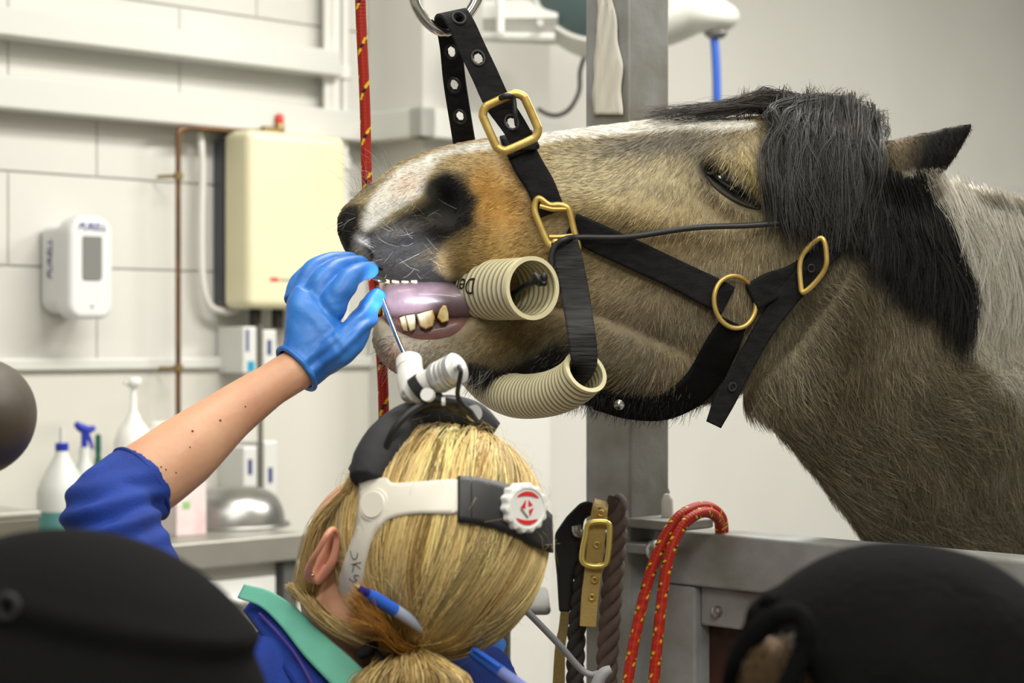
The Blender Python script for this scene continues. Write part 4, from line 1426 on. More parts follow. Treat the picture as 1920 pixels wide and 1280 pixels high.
# corrugated hoses
def hose(name, label, pts, R, ring, nlen, wall=.0035, wirecol=(92, 86, 62)):
    p = spline(pts, nlen)
    arc = np.r_[0, np.cumsum(np.linalg.norm(np.diff(p, axis=0), axis=1))]
    ph = arc / ring
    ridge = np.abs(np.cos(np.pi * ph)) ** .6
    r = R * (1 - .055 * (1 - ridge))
    v1, f1 = tube(p, r, 48, caps=False)
    v2, f2 = tube(p, r - wall, 48, caps=False)
    n = 48
    f2 = [q[::-1] for q in f2]
    V = v1 + v2; Fc = list(f1) + [tuple(i + len(v1) for i in q) for q in f2]
    for e_ in (0, len(p) - 1):
        for k in range(n):
            k2 = (k + 1) % n
            Fc.append((e_ * n + k, e_ * n + k2, len(v1) + e_ * n + k2, len(v1) + e_ * n + k))
    me = fix_normals(mk((V, Fc)))
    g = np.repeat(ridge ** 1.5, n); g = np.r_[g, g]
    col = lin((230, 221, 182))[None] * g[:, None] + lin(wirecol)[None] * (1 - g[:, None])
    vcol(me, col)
    e = empty(name, p[len(p) // 2]); tag(e, label, 'hose')
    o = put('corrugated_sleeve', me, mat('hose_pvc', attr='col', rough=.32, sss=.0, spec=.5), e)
    rimp, rimt = p[-1], nrm(p[-1] - p[-2])
    put('cut_rim', mk(lathe([(R - wall - .0006, -.003), (R - wall - .0006, .0012), (R + .0006, .0012), (R + .0006, -.003)], 48, rimp, rimt, caps=False)), mat('hose_cream', (228, 220, 178), .4), e)
    return e, p, rimt


ax_ = nrm(np.array([.55, -.835, .005]))
end = P(998, 540, 2.15)
R1 = 59 / F * 2.15
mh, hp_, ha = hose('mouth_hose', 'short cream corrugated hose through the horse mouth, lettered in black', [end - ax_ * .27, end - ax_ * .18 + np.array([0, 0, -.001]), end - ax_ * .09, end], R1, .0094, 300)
# black knotted rope end in the hose
rp = empty('knotted_cord', P(990, 535, 2.13)); tag(rp, 'black knotted cord end inside the mouth hose', 'cord')
kd = 2.145
put('cord_run', mk(tubepx([(955, 556, 2.22), (972, 545, 2.18), (990, 533, kd), (1010, 524, kd - .01)], 6, 12, 24)), BLACKR, rp)
put('knot', mk(remesh([ellipsoid(P(1008, 524, kd - .012), np.diag([9, 8, 11]) * kd / F), ellipsoid(P(1020, 520, kd - .014), np.diag([7, 7, 9]) * kd / F), ellipsoid(P(1020, 531, kd - .014), np.diag([6, 6, 6]) * kd / F),
                       tubepx([(1002, 514, kd - .014), (1010, 524, kd - .02), (1012, 534, kd - .014)], 5, 10, 12)], .0006, 3)), BLACKR, rp)
# lettering wrapped on the hose, upside down
tm = text_mesh('Dental', .026, .1, 0.0)
bm = bmesh.new(); bm.from_mesh(tm); bmesh.ops.subdivide_edges(bm, edges=[e for e in bm.edges if e.calc_length() > .003], cuts=3); bmesh.ops.triangulate(bm, faces=bm.faces[:]); bm.to_mesh(tm); bm.free()
co = mco(tm)
exh = nrm(np.cross(ax_, np.array([0, 0, 1.0]))); exh = exh if exh[0] < 0 else -exh     # side of the hose facing left / camera
upv = nrm(np.cross(exh, ax_)); upv = upv if upv[2] > 0 else -upv
s_ = -.064 - (co[:, 0] - co[:, 0].min())      # distance back from the end: D nearest the end
phi = math.radians(8) - co[:, 1] / R1 + 0.0
q = end[None] + s_[:, None] * ax_[None] + (R1 + .0007) * (np.cos(phi)[:, None] * exh[None] + np.sin(phi)[:, None] * upv[None])
mset(tm, q)
put('lettering', tm, mat('ink_black', (22, 22, 24), .6), mh, False)

lowp = pts_px([(893, 690, 2.30), (925, 722, 2.265), (970, 742, 2.215), (1030, 738, 2.165), (1073, 719, 2.132), (1098, 696, 2.112)])
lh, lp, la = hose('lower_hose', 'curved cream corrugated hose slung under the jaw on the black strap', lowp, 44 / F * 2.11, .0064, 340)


# flecked ropes
def fleck_rope(name, label, runs, R, period, turns, base, parts='rope_run', seed=1, period_off=0.0):
    e = empty(name, runs[0][len(runs[0]) // 2]); tag(e, label, 'rope')
    for pts in runs:
        L = np.linalg.norm(np.diff(np.asarray(pts), axis=0), axis=1).sum()
        m = int(L / .0016)
        n = 24
        p = spline(pts, m)
        v, f = tube(p, R, n)
        V = np.array(v).reshape(m, n, 3)
        arc = np.r_[0, np.cumsum(np.linalg.norm(np.diff(p, axis=0), axis=1))]
        th = np.linspace(0, 2 * np.pi, n, endpoint=False)
        A, T = np.meshgrid(arc, th, indexing='ij')
        br = np.sin(A / .0016 * 1.2 + T * 4) * np.sin(A / .0016 * 1.2 - T * 4)
        V = p[:, None, :] + (V - p[:, None, :]) * (1 + .05 * br)[:, :, None]
        me = mk((V.reshape(-1, 3).tolist(), f))
        col = np.tile(lin(base), (m, n, 1)) * (.78 + .30 * br)[:, :, None]
        for off_th in (0.0, 2.09, 4.19):
            ph = ((A / period + off_th * .08 + period_off) % 1.0 - .5) * period
            dth = (T - off_th - ph / R * .55 + np.pi) % (2 * np.pi) - np.pi
            inb = (np.abs(dth * R) < R * .30)
            k = np.floor((ph + .009) / .0042).astype(int)
            zh = period * .19
            zone = (np.abs(ph) < zh) & inb
            alt = (np.floor((ph + zh) / (zh * .667)).astype(int) % 2 == 0)
            col = np.where((zone & alt)[:, :, None], lin((226, 190, 40)), col)
            col = np.where((zone & ~alt)[:, :, None], lin((24, 20, 20)), col)
        vcol(me, col.reshape(-1, 3))
        put(parts, me, mat('rope_sheath', attr='col', rough=.55, spec=.3), e)
    return e


RED = (176, 42, 24)
fleck_rope('red_rope', 'red flecked rope hanging straight down behind the horse muzzle',
           [spline(pts_px([(675, -40, 2.36), (677, 40, 2.36), (684, 190, 2.36), (688, 340, 2.36), (698, 500, 2.355), (711, 620, 2.35), (718, 720, 2.345), (721, 860, 2.34), (724, 1000, 2.34)]), 60)], 9.8 / F * 2.36, .0535, 0, RED)
# rope over the gate rail: two runs
gy = lambda x: 2.36
r1 = pts_px([(1172, 1330, 2.36), (1184, 1230, 2.365), (1212, 1100, 2.375), (1240, 1020, 2.38), (1270, 972, 2.39), (1300, 953, 2.41), (1325, 950, 2.43), (1345, 960, 2.455), (1356, 985, 2.48), (1356, 1060, 2.5)])
r2 = pts_px([(1222, 1330, 2.35), (1230, 1230, 2.355), (1244, 1100, 2.365), (1258, 1030, 2.372), (1280, 985, 2.385), (1305, 965, 2.40), (1326, 960, 2.42), (1344, 970, 2.445), (1350, 990, 2.47), (1350, 1060, 2.49)])
fleck_rope('looped_red_rope', 'red rope with yellow flecks doubled over the top rail of the gate', [spline(r1, 60), spline(r2, 60)], 10.2 / F * 2.37, .027, 0, (188, 44, 25), seed=3)


def twisted(name, label, L, R, pitch, col, D):
    pts = spline(pts_px(L), 160)
    t, a, b = frames(pts)
    arc = np.r_[0, np.cumsum(np.linalg.norm(np.diff(pts, axis=0), axis=1))]
    e = empty(name, pts[80]); tag(e, label, 'rope')
    for k in range(3):
        ph = arc / pitch * 2 * np.pi + k * 2.094
        q = pts + R * .5 * (np.cos(ph)[:, None] * a + np.sin(ph)[:, None] * b)
        put('strand', mk(tube(q, R * .56, 12)), col, e)
    return e


BROWNR = mat('brown_rope_fibre', (88, 74, 66), .8, bump=.5, bscale=150, var=.3, vscale=50, stretch=(1, 1, .4))
DKR = mat('dark_rope_fibre', (44, 40, 40), .8, bump=.5, bscale=150)
twisted('brown_rope', 'thick brown twisted rope hanging down the post beside the tan strap', [(1150, 935, 2.44), (1158, 960, 2.435), (1152, 1050, 2.43), (1144, 1150, 2.43), (1138, 1250, 2.425), (1136, 1340, 2.42)], 20 / F * 2.43, .06, BROWNR, 0)
twisted('dark_rope', 'dark twisted rope hanging between the black pad and the tan strap', [(1104, 1000, 2.46), (1095, 1060, 2.46), (1086, 1130, 2.46), (1080, 1210, 2.455), (1078, 1340, 2.45)], 17 / F * 2.46, .055, DKR, 0)

# tan strap with brass buckle
TAN = mat('tan_webbing', (176, 150, 84), .65, bump=.4, bscale=300, var=.15, vscale=40)
tsr = empty('tan_strap', P(1112, 1060, 2.42)); tag(tsr, 'tan webbing strap with a brass buckle hung on the post', 'strap')
so = strap('strap_band', [(1128, 940, 2.432), (1124, 960, 2.418), (1118, 1010, 2.412), (1112, 1070, 2.412), (1106, 1120, 2.412), (1102, 1174, 2.412)], [28, 30, 32, 32, 32, 30], .004, TAN, tsr,
           holes=[(.1, 0, .0018, .0018), (.36, 0, .0018, .0018), (.62, 0, .0018, .0018), (.77, 0, .0018, .0018)], m=150, nacross=21, eyelets=False)
for (x, y) in [(1126, 962), (1119, 1021), (1115, 1087), (1110, 1119)]:
    put('brass_eyelet', mk(tubepx([(x + 5 * math.cos(a), y + 5 * math.sin(a), 2.408) for a in np.linspace(0, 2 * np.pi, 12, endpoint=False)], 2.2, 8, 20, closed=True)), BRASS, tsr)
frame_px('brass_buckle', [(1102, 984), (1118, 978), (1140, 981), (1143, 1000), (1140, 1040), (1134, 1058), (1112, 1061), (1094, 1054), (1092, 1036), (1098, 1004)], 5.4, 2.402, tsr, 70, mat('pale_brass', (226, 206, 118), .35, .7))

# black pad hanging on the post
pad = empty('black_pad_strap', P(1070, 1000, 2.45)); tag(pad, 'black padded strap with a tan tail hanging left of the post', 'strap')
pl = [(1040, 1000), (1062, 968), (1088, 942), (1104, 938), (1116, 942), (1116, 962), (1096, 972), (1090, 1010), (1086, 1050), (1076, 1080), (1070, 1148), (1048, 1148), (1044, 1080), (1040, 1040)]
k = len(pl)
V = [P(x, y, 2.455) for x, y in pl] + [P(x, y, 2.475) for x, y in pl]
o = put('pad', fix_normals(mk((V, [tuple(range(k)), tuple(range(2 * k - 1, k - 1, -1))] + [(i, i + k, (i + 1) % k + k, (i + 1) % k) for i in range(k)]))), mat('black_neoprene', (18, 18, 20), .7, bump=.2, bscale=80), pad, False)
bevel(o, .004, 2)
strap('tail', [(1060, 1146, 2.458), (1056, 1180, 2.456), (1050, 1220, 2.452), (1046, 1340, 2.45)], [18, 18, 20, 26], .003, mat('olive_webbing', (112, 96, 44), .6, bump=.3, bscale=200), pad, m=30)
o = put('steel_hook', mk(tubepx([(1150, 1000, 2.5), (1112, 1000, 2.46), (1084, 1000, 2.45), (1080, 985, 2.45)], 9, 10, 24)), STEEL, pad)

# grey suction hose at the bottom, and tray edge
gh = empty('grey_hose', P(1060, 1230, 2.2)); tag(gh, 'grey rubber hose sloping down to the right of the ponytail', 'hose')
put('hose_run', mk(tubepx([(960, 1120, 2.12), (1000, 1158, 2.14), (1050, 1210, 2.16), (1085, 1250, 2.17), (1106, 1264, 2.17), (1122, 1262, 2.17)], 6.5, 12, 50)), mat('grey_rubber', (128, 130, 134), .5), gh)
put('hose_end', mk(tubepx([(1118, 1290, 2.165), (1124, 1272, 2.165), (1134, 1260, 2.165), (1146, 1254, 2.165)], [12, 12, 11, 8], 12, 16)), mat('grey_rubber2', (150, 151, 152), .5), gh)
ty_ = empty('grey_tray', P(985, 1140, 2.5)); tag(ty_, 'grey plastic tray corner showing behind the blonde hair', 'tray')
c_ = P(935, 1150, 2.5); s = 2.5 / F
o = put('tray_body', mk(box(c_[0] - 60 * s, c_[0] + 98 * s, 2.5, 2.7, c_[2] - 4 * s, c_[2] + 14 * s)), mat('tray_grey', (120, 120, 118), .4), ty_, False); bevel(o, .008, 3)
put('tray_stand', mk(tube([(c_[0], 2.6, 0), (c_[0], 2.6, c_[2])], .015, 12)), STEEL, ty_)
# dental mirror in the gloved fingers
dm = empty('dental_mirror', P(740, 600, 2.1)); tag(dm, 'thin steel dental mirror held between gloved finger and thumb', 'dental mirror')
put('shaft', mk(tubepx([(708, 536, 2.142), (713, 546, 2.136), (718, 562, 2.128), (740, 622, 2.08), (764, 680, 2.03), (776, 712, 2.0)], [2.2, 2.6, 3.4, 4.4, 5.4, 5.6], 12, 40)), CHROME, dm)
put('mirror_disc', mk(lathe([(0, -.0012), (.0075, -.0012), (.0085, 0), (.0075, .0012), (0, .0012)], 24, P(711, 523, 2.148), (.3, -.3, .9))), CHROME, dm)


# ------------------------------------------------------------------ the vet
DV = 1.82
SV = DV / F
vet = empty('person', (P(560, 1200, 1.8)[0], 1.8, 0)); tag(vet, 'person with blonde ponytail, blue top and blue glove treating the horse mouth', 'person')
SKIN = mat('skin_fair', (214, 170, 136), .5, bump=.15, bscale=120, var=.12, vscale=18, sss=.15, col2=(206, 152, 122))
HC = P(826, 1010, DV + .03)                     # cranium centre
HA = np.array([[192 * SV, 0, -.010], [0, .100, 0], [.012, 0, 212 * SV]])   # semi axes (rows)
HAI = np.linalg.inv(HA.T)


def hit_ell(x, y, sc=1.0, c=None, A=None, Ai=None):
    c = HC if c is None else c; Ai = HAI if Ai is None else Ai
    o = np.array([0, 0, CZ]); d = P(x, y, 1.0) - o
    o2 = Ai @ (o - c) / sc; d2 = Ai @ d / sc
    a = d2 @ d2; b = 2 * o2 @ d2; cc = o2 @ o2 - 1
    disc = b * b - 4 * a * cc
    if disc < 0:
        t = -b / (2 * a)
        return o + d * t
    t = (-b - math.sqrt(disc)) / (2 * a)
    return o + d * t


def ell_n(p):
    q = HAI @ (p - HC); return nrm(HAI.T @ q)


# skin body: skull, face, neck, shoulders, arms (one surface)
cran = ellipsoid(HC, HA * .93, 40, 28)
face_dir = nrm(np.array([-.35, .88, .30]))
fc = HC + np.array([-.074, .062, -.035])
facev = ellipsoid(fc, np.array([[.062, 0, 0], [0, .072, 0], [0, 0, .088]]), 28, 20)
jawv = ellipsoid(P(640, 1110, DV + .07), np.diag([.040, .055, .055]), 24, 16)
nosev = tube([fc + face_dir * .07 + np.array([0, 0, .03]), fc + face_dir * .088 + np.array([0, 0, 0]), fc + face_dir * .078 + np.array([0, 0, -.016])], [.008, .013, .010], 12, 12)
neckv = tubepx([(720, 1090, DV + .05), (665, 1170, DV + .04), (640, 1260, DV + .045), (632, 1330, DV + .055)], [110, 96, 94, 98], 28, 20)
lowneck = tubepx([(640, 1250, DV + .05), (605, 1460, DV + .06), (590, 1700, DV + .07), (600, 2000, DV + .10)], [92, 170, 250, 270], 28, 24, squash=(1, .62))
sh_l = P(420, 1400, 1.84); el_l = P(190, 955, 1.93)
wr_l = P(566, 690, 2.075)
uarm = tube([sh_l, P(290, 1160, 1.865), P(218, 1020, 1.90), el_l], [.05, .042, .038, .034], 24, 24)
farm = tube([P(178, 948, 1.935), P(262, 906, 1.955), P(345, 846, 1.99), P(430, 777, 2.03), P(505, 724, 2.055), P(566, 686, 2.075), P(590, 664, 2.08)],
            [.034, .0385, .0365, .0275, .0225, .0225, .0225], 28, 40)
sh_r = P(800, 1380, 1.90)
rarm = tubepx([(760, 1380, 1.9), (905, 1300, 1.98), (925, 1380, 2.02), (900, 1560, 2.06)], [110, 66, 54, 46], 20, 24)
legs = []
for dx in (-.1, .12):
    hip = P(600, 2000, DV + .1) + np.array([dx, 0, 0])
    legs.append(tube([hip, hip + np.array([-.05, .36, -.02]), hip + np.array([-.05, .40, -.2]), (hip[0] - .05, hip[1] + .40, .06), (hip[0] - .07, hip[1] + .52, .035)], [.09, .065, .055, .038, .034], 20, 26))
vb = remesh([cran, facev, jawv, nosev, neckv, lowneck, uarm, farm, rarm] + legs, .0042, 6)
put('body', vb, SKIN, vet)
VB = bvh(vb)
# eyes and mouth on the far-facing face
for sgn in (-1, 1):
    sd = nrm(np.cross(face_dir, np.array([0, 0, 1.0]))) * sgn
    q, nn, i, ds = VB.ray_cast(Vector(fc + face_dir * .3 + sd * .028 + np.array([0, 0, .045])), Vector(-face_dir))
    if q is not None:
        put('eye', mk(ellipsoid(np.array(q) - face_dir * .009, np.eye(3) * .010, 16, 12)), mat('eye_white', (230, 228, 222), .2), vet)
q, nn, i, ds = VB.ray_cast(Vector(fc + face_dir * .3 + np.array([0, 0, -.03])), Vector(-face_dir))
if q is not None:
    sd = nrm(np.cross(face_dir, np.array([0, 0, 1.0])))
    put('mouth', mk(tube([np.array(q) - sd * .02, np.array(q) + face_dir * .002, np.array(q) + sd * .02], [.002, .005, .002], 10, 12)), mat('lip', (186, 106, 98), .4), vet)
# moles on the forearm
for (x, y) in [(361, 808), (413, 788), (311, 880), (288, 883), (302, 875), (330, 886), (356, 838), (460, 762)]:
    d = (Vector(P(x, y, 1)) - CAMP).normalized(); q, nn, i, ds = VB.ray_cast(CAMP, d)
    if q is not None:
        o = put('mole', mk(ellipsoid(np.array(q), np.eye(3) * (.0013 if x in (361, 413) else .0009), 10, 8)), mat('mole_brown', (110, 66, 46), .6), vet)

# ear
EC = P(604, 1048, DV + .02)
EARM = mat('ear_skin', (226, 160, 132), .45, sss=.2, bump=.05)
eo = tubepx([(588, 1086, DV), (578, 1076, DV - .01), (584, 1052, DV - .025), (598, 1030, DV - .035), (612, 1004, DV - .04), (624, 992, DV - .035), (631, 1004, DV - .025), (630, 1030, DV - .02), (622, 1056, DV - .015), (606, 1078, DV - .005), (592, 1090, DV)], [9, 9, 6, 6, 6, 6, 6, 8, 9, 9, 9], 12, 50)
ei = loft([(622, 994, 628, 1002, .004, DV - .02), (608, 1016, 628, 1022, .006, DV - .006), (596, 1040, 622, 1048, .007, DV - .002), (588, 1064, 608, 1072, .008, DV + .002), (580, 1080, 592, 1090, .006, DV)], 18, 22)
em = remesh([eo, ei], .0011, 5)
put('ear', em, EARM, vet)
put('earring', mk(ellipsoid(P(586, 1078, DV - .018), np.eye(3) * .0022, 12, 8)), CHROME, vet)

# blonde hair: undercoat shell and strands
hairbase = fix_normals(mk(ellipsoid(HC, HA * 1.0, 56, 40)))
SHELL = mat('hair_undercoat', (176, 146, 90), .7, bump=.6, bscale=60, var=.4, vscale=30, stretch=(3, 3, .5))
put('hair_cap', hairbase, SHELL, vet)
node = P(768, 1222, DV - .015)
nq = HAI @ (node - HC); rn_ = np.linalg.norm(nq); nd = nq / rn_


def blonde(dk=0.0):
    v = rng.uniform(.55, 1.25) * (1 - dk)
    b = lin((236, 208, 142)) if rng.random() < .72 else lin((186, 152, 90))
    return np.clip(b * v, 0.01, .95)


hp, hcx, hr_ = [], [], []
NG = 520
for gI in range(NG):
    # start direction: hairline all round the front and the top of the head
    while True:
        v = nrm(rng.normal(size=3))
        if v @ nd < .80: break
    vv = v; lay = rng.uniform(1.012, 1.055)
    gcol = blonde(rng.uniform(.3, .65) if rng.random() < .32 else 0); ph = rng.uniform(0, 6.28)  # darker clumps put the shade between locks into the strand colour
    for s_ in range(26):
        d0 = nrm(vv + rng.normal(0, .035, 3)); dn = nrm(nd + rng.normal(0, .05, 3))
        om = math.acos(np.clip(d0 @ dn, -1, 1)); tt = np.linspace(0, 1, 14)
        sl = (np.sin((1 - tt) * om)[:, None] * d0 + np.sin(tt * om)[:, None] * dn) / (math.sin(om) + 1e-6)
        bow = np.cross(d0, dn); sl = sl + bow[None] * (.03 * np.sin(tt * np.pi * 2 + ph) * om)[:, None]
        rr = lay + rng.uniform(-.008, .012) + .02 * np.sin(tt * np.pi) + (rn_ - lay) * np.clip((tt - .72) / .28, 0, 1) ** 1.6
        q = HC + (nrm(sl) * rr[:, None]) @ HA
        hp.append(q); hcx.append(gcol * rng.uniform(.75, 1.25)); hr_.append(rng.uniform(.00028, .0005))
# the crown falling away from a parting near the top
hair('hair', np.array(hp), np.array(hr_), np.clip(np.array(hcx), .005, .95), mat('blonde_strand', attr='col', rough=.42, spec=.4), vet, .8)
BL = MATS['blonde_strand']
# flyaway hairs
hp, hcx, hr_ = [], [], []
for k in range(260):
    v = nrm(rng.normal(size=3)); v[1] = -abs(v[1]) * .5; v = nrm(v); v[2] = abs(v[2]) if rng.random() < .7 else v[2]
    d2 = nrm(v + rng.normal(0, .3, 3)); q0 = HC + v @ HA * 1.03; q1 = HC + d2 @ HA * rng.uniform(1.06, 1.2)
    hp.append(spline([q0, (q0 + q1) / 2 + (v @ HA) * .06, q1], 6)); hcx.append(blonde()); hr_.append(.00012)
hair('flyaway_hair', np.array(hp), np.array(hr_), np.array(hcx), BL, vet, .3)


def px_strands(name, guides, per, spread, rad, colf, wave=3.0, npt=10, zs=.012):
    hp, hcx, hr_ = [], [], []
    for g in guides:
        base = spline(np.array(g, float), npt); tt = np.linspace(0, 1, npt); gc = colf()
        for s_ in range(per):
            o3 = np.r_[rng.normal(0, spread, 2), rng.normal(0, zs)]
            q = base + np.outer(.5 + .8 * tt, o3)
            q[:, 0] += rng.normal(0, wave) * np.sin(tt * rng.uniform(3, 7) + rng.uniform(0, 6))
            hp.append(pts_px(q)); hcx.append(gc * rng.uniform(.75, 1.25)); hr_.append(rad * rng.uniform(.8, 1.2))
    return hair(name, np.array(hp), np.array(hr_), np.clip(np.array(hcx), .005, .95), BL, vet, .3)


def amber():
    return lin((168, 116, 42)) * rng.uniform(.5, 1.15)


gs = []
for k in range(60):     # amber loop of hair turned up at the tie
    a = rng.uniform(-1, 1)
    gs.append([(772 + 14 * a, 1216 + 6 * a, DV - .02), (735 + 8 * a, 1200 + 10 * a, DV - .05), (705 + 10 * a, 1165 + 16 * a, DV - .066), (668 + rng.uniform(-8, 26), 1138 + 38 * a, DV - .06)])
px_strands('ponytail_loop', gs, 40, 6.0, .00034, amber)
gs = []
for k in range(120):    # ponytail below the tie, fluffy
    a = rng.uniform(-1, 1)
    gs.append([(768 + 20 * a, 1222, DV - .02), (770 + 60 * a, 1240 + 8 * abs(a), DV - .05), (772 + 100 * a, 1285, DV - .06), (768 + 116 * a, 1380, DV - .05), (766 + 90 * a, 1480, DV - .03)])
px_strands('ponytail', gs, 24, 6, .00036, lambda: blonde(.1), 8.0, 14)
put('ponytail_core', mk(tubepx([(768, 1222, DV - .02), (770, 1250, DV - .035), (772, 1300, DV - .04), (768, 1400, DV - .035), (766, 1470, DV - .02)], [8, 34, 70, 70, 20], 24, 26)), SHELL, vet)
gs = []
for k in range(90):     # hair swept back over the temple and behind the ear
    a = k / 89
    gs.append([(668 + rng.normal(0, 5), 900 + 8 * a, DV - .01), (612 + 50 * (1 - a) + rng.normal(0, 4), 950 + 10 * a, DV + .01), (580 + 72 * (1 - a), 1005, DV + .02), (552 + 90 * (1 - a) + rng.normal(0, 5), 1100 + 20 * a, DV + .035)])
for k in range(110):    # nape hair gathering to the tie, under the strap
    a = rng.random()
    gs.append([(548 + 70 * a + rng.normal(0, 6), 1095 + 40 * a, DV + .03), (590 + 50 * a, 1150 + 20 * a, DV + .0), (650 + 30 * a, 1190 + 10 * a, DV - .015), (748, 1222 + rng.normal(0, 6), DV - .02)])
px_strands('nape_hair', gs, 18, 5, .0003, lambda: blonde(.25), 3.0, 10, .006)

# blue scrub top with sleeve, teal apron strip, gloves
SCRUB = mat('royal_blue_cotton', (18, 58, 150), .85, bump=.25, bscale=500, var=.12, vscale=30, col2=(14, 46, 126))
slv = tube([sh_l, P(318, 1230, 1.855), P(250, 1095, 1.875), P(216, 1005, 1.90), P(204, 960, 1.92), P(226, 936, 1.935), P(262, 908, 1.957)], [.066, .056, .049, .046, .044, .042, .0410], 40, 70, caps=True)
bod = tubepx([(600, 1340, DV + .03), (590, 1440, DV + .03), (590, 1700, DV + .06), (600, 1980, DV + .1)], [120, 275, 300, 300], 32, 30, squash=(1, .66))
shl = tubepx([(640, 1330, DV + .02), (560, 1316, DV + .058), (420, 1400, 1.87)], [112, 152, 145], 28, 16)
shr = tubepx([(660, 1300, DV + .02), (760, 1350, 1.88), (870, 1300, 1.955), (935, 1280, 1.985)], [120, 120, 84, 72], 28, 20)
sm = remesh([slv, bod, shl, shr], .0032, 8)
c_ = mco(sm); n_ = mno(sm)
X, Y = PXA(c_)
# folds round the bent elbow
tdir = np.array([.72, .70])
ph = (X * .35 + Y * .94)
fold = np.sin((Y * .9 + X * .25) / 6.5 + 1.5 * fbm(c_, 14, 9)) * np.exp(-((X - 200) / 110) ** 2 - ((Y - 970) / 60) ** 2)
c_ += n_ * (fold * .0055 + fbm(c_, 22, 4) * .0016)[:, None]
mset(sm, c_)
put('scrub_top', sm, SCRUB, vet)
hax = nrm(P(345, 846, 1.99) - P(190, 955, 1.93)); hb1 = nrm(np.cross(hax, [0, 1.0, 0])); hb2 = np.cross(hax, hb1)
put('sleeve_hem', mk(tube([P(263, 907, 1.957) + .0402 * (math.cos(a) * hb1 + math.sin(a) * hb2) for a in np.linspace(0, 2 * np.pi, 40, endpoint=False)], .0024, 8, closed=True)), SCRUB, vet)
# right sleeve cuff and sleeve end showing right of the ponytail
put('right_sleeve_cuff', mk(tubepx([(884, 1170, 1.99), (900, 1205, 1.995), (916, 1226, 2.0)], [20, 38, 40], 24, 12)), mat('glove_blue2', (58, 112, 196), .6), vet)
put('right_forearm', mk(tubepx([(908, 1215, 2.0), (914, 1250, 2.0), (916, 1300, 2.0), (912, 1380, 2.01)], [34, 33, 33, 34], 24, 14)), SKIN, vet)
# teal apron neckline and seam
TEAL = mat('teal_apron', (104, 182, 158), .6, bump=.1, bscale=60, var=.1, vscale=20)
v_, f_, fr = ribbon(pts_px([(452, 1108, 1.885), (500, 1124, 1.87), (545, 1160, 1.845), (590, 1210, 1.81), (640, 1258, 1.785), (690, 1310, 1.77)]), np.tile((-.35, -.75, .55), (6, 1)), np.array([30, 36, 46, 54, 60, 64]) * 1.8 / F, .002, m=50)
o = put('apron_neck_band', mk((v_, f_)), TEAL, vet); solid(o, .002)
v_, f_, fr = ribbon(pts_px([(470, 1130, 1.895), (510, 1165, 1.865), (555, 1215, 1.83), (600, 1270, 1.80), (640, 1330, 1.785)]), np.tile((-.35, -.8, .45), (5, 1)), np.array([40, 64, 84, 96, 100]) * 1.8 / F, .002, m=50)
o = put('scrub_collar', mk((v_, f_)), SCRUB, vet); solid(o, .003)
put('collar_piping', mk(tubepx([(486, 1150, 1.868), (520, 1186, 1.84), (556, 1230, 1.812), (590, 1290, 1.785)], 3, 8, 30)), mat('purple_piping', (60, 40, 120), .7), vet)

# glove
S2 = 2.09 / F


def chain(L, r): return tubepx(L, r, 20, 26)


palm = remesh([
    loft([(530, 650, 596, 712, .024, 2.075, 2.3), (534, 622, 640, 690, .026, 2.08, 2.4), (536, 590, 660, 650, .026, 2.085, 2.4), (540, 560, 640, 604, .025, 2.09, 2.3), (556, 534, 624, 570, .018, 2.10, 2.2)], 36, 30),
    chain([(616, 585, 2.085), (640, 545, 2.085), (662, 516, 2.10), (692, 506, 2.135), (703, 506, 2.148)], [27, 24, 20, 17, 9]),
    chain([(588, 570, 2.095), (606, 528, 2.10), (634, 502, 2.12), (672, 494, 2.15), (688, 498, 2.162)], [26, 24, 20, 16, 9]),
    chain([(566, 560, 2.11), (584, 512, 2.12), (612, 492, 2.135), (652, 486, 2.16), (668, 488, 2.17)], [25, 22, 18, 15, 9]),
    chain([(550, 566, 2.115), (560, 530, 2.13), (584, 506, 2.145), (616, 500, 2.165)], [20, 18, 15, 9]),
    chain([(600, 668, 2.075), (640, 650, 2.07), (668, 620, 2.085), (690, 582, 2.115), (708, 554, 2.138), (713, 546, 2.142)], [38, 34, 27, 22, 17, 10]),
    tubepx([(528, 712, 2.06), (560, 688, 2.075), (584, 668, 2.08)], [50, 49, 48], 28, 14),
], .0019, 5)
c_ = mco(palm); n_ = mno(palm); X, Y = PXA(c_)
# keep the cuff square to the forearm: trim what runs past it
wr = np.sin((X * .62 + Y * .78) / 4.2 + fbm(c_, 30, 6) * 2.2) * np.exp(-(((X - 575) * .55 + (Y - 688) * .83) / 24) ** 2)
wb = np.sin((X * .8 - Y * .6) / 5 + fbm(c_, 40, 8) * 3) * np.exp(-((X - 640) / 40) ** 2 - ((Y - 585) / 60) ** 2)
c_ += n_ * (wr * .0018 + wb * .0010 + fbm(c_, 55, 7) * .0007)[:, None]
mset(palm, c_)
bm = bmesh.new(); bm.from_mesh(palm)
cutp = Vector(P(557, 688, 2.07)); cutn = Vector(nrm(P(592, 664, 2.085) - P(510, 724, 2.055)))
cutn = (cutn + Vector((.12, 0, .2))).normalized()
bmesh.ops.bisect_plane(bm, geom=bm.verts[:] + bm.edges[:] + bm.faces[:], plane_co=cutp, plane_no=cutn, clear_inner=True)
rim = [e for e in bm.edges if e.is_boundary]
rv = list({v for e in rim for v in e.verts})
rc = sum((v.co for v in rv), Vector()) / max(1, len(rv))
rimpts = [np.array(v.co) for v in rv]
bm.to_mesh(palm); bm.free()
GLOVE = mat('nitrile_blue', (54, 128, 212), .45, bump=.18, bscale=70, var=.12, vscale=40, col2=(42, 108, 192), sss=.0)
put('glove', palm, GLOVE, vet)
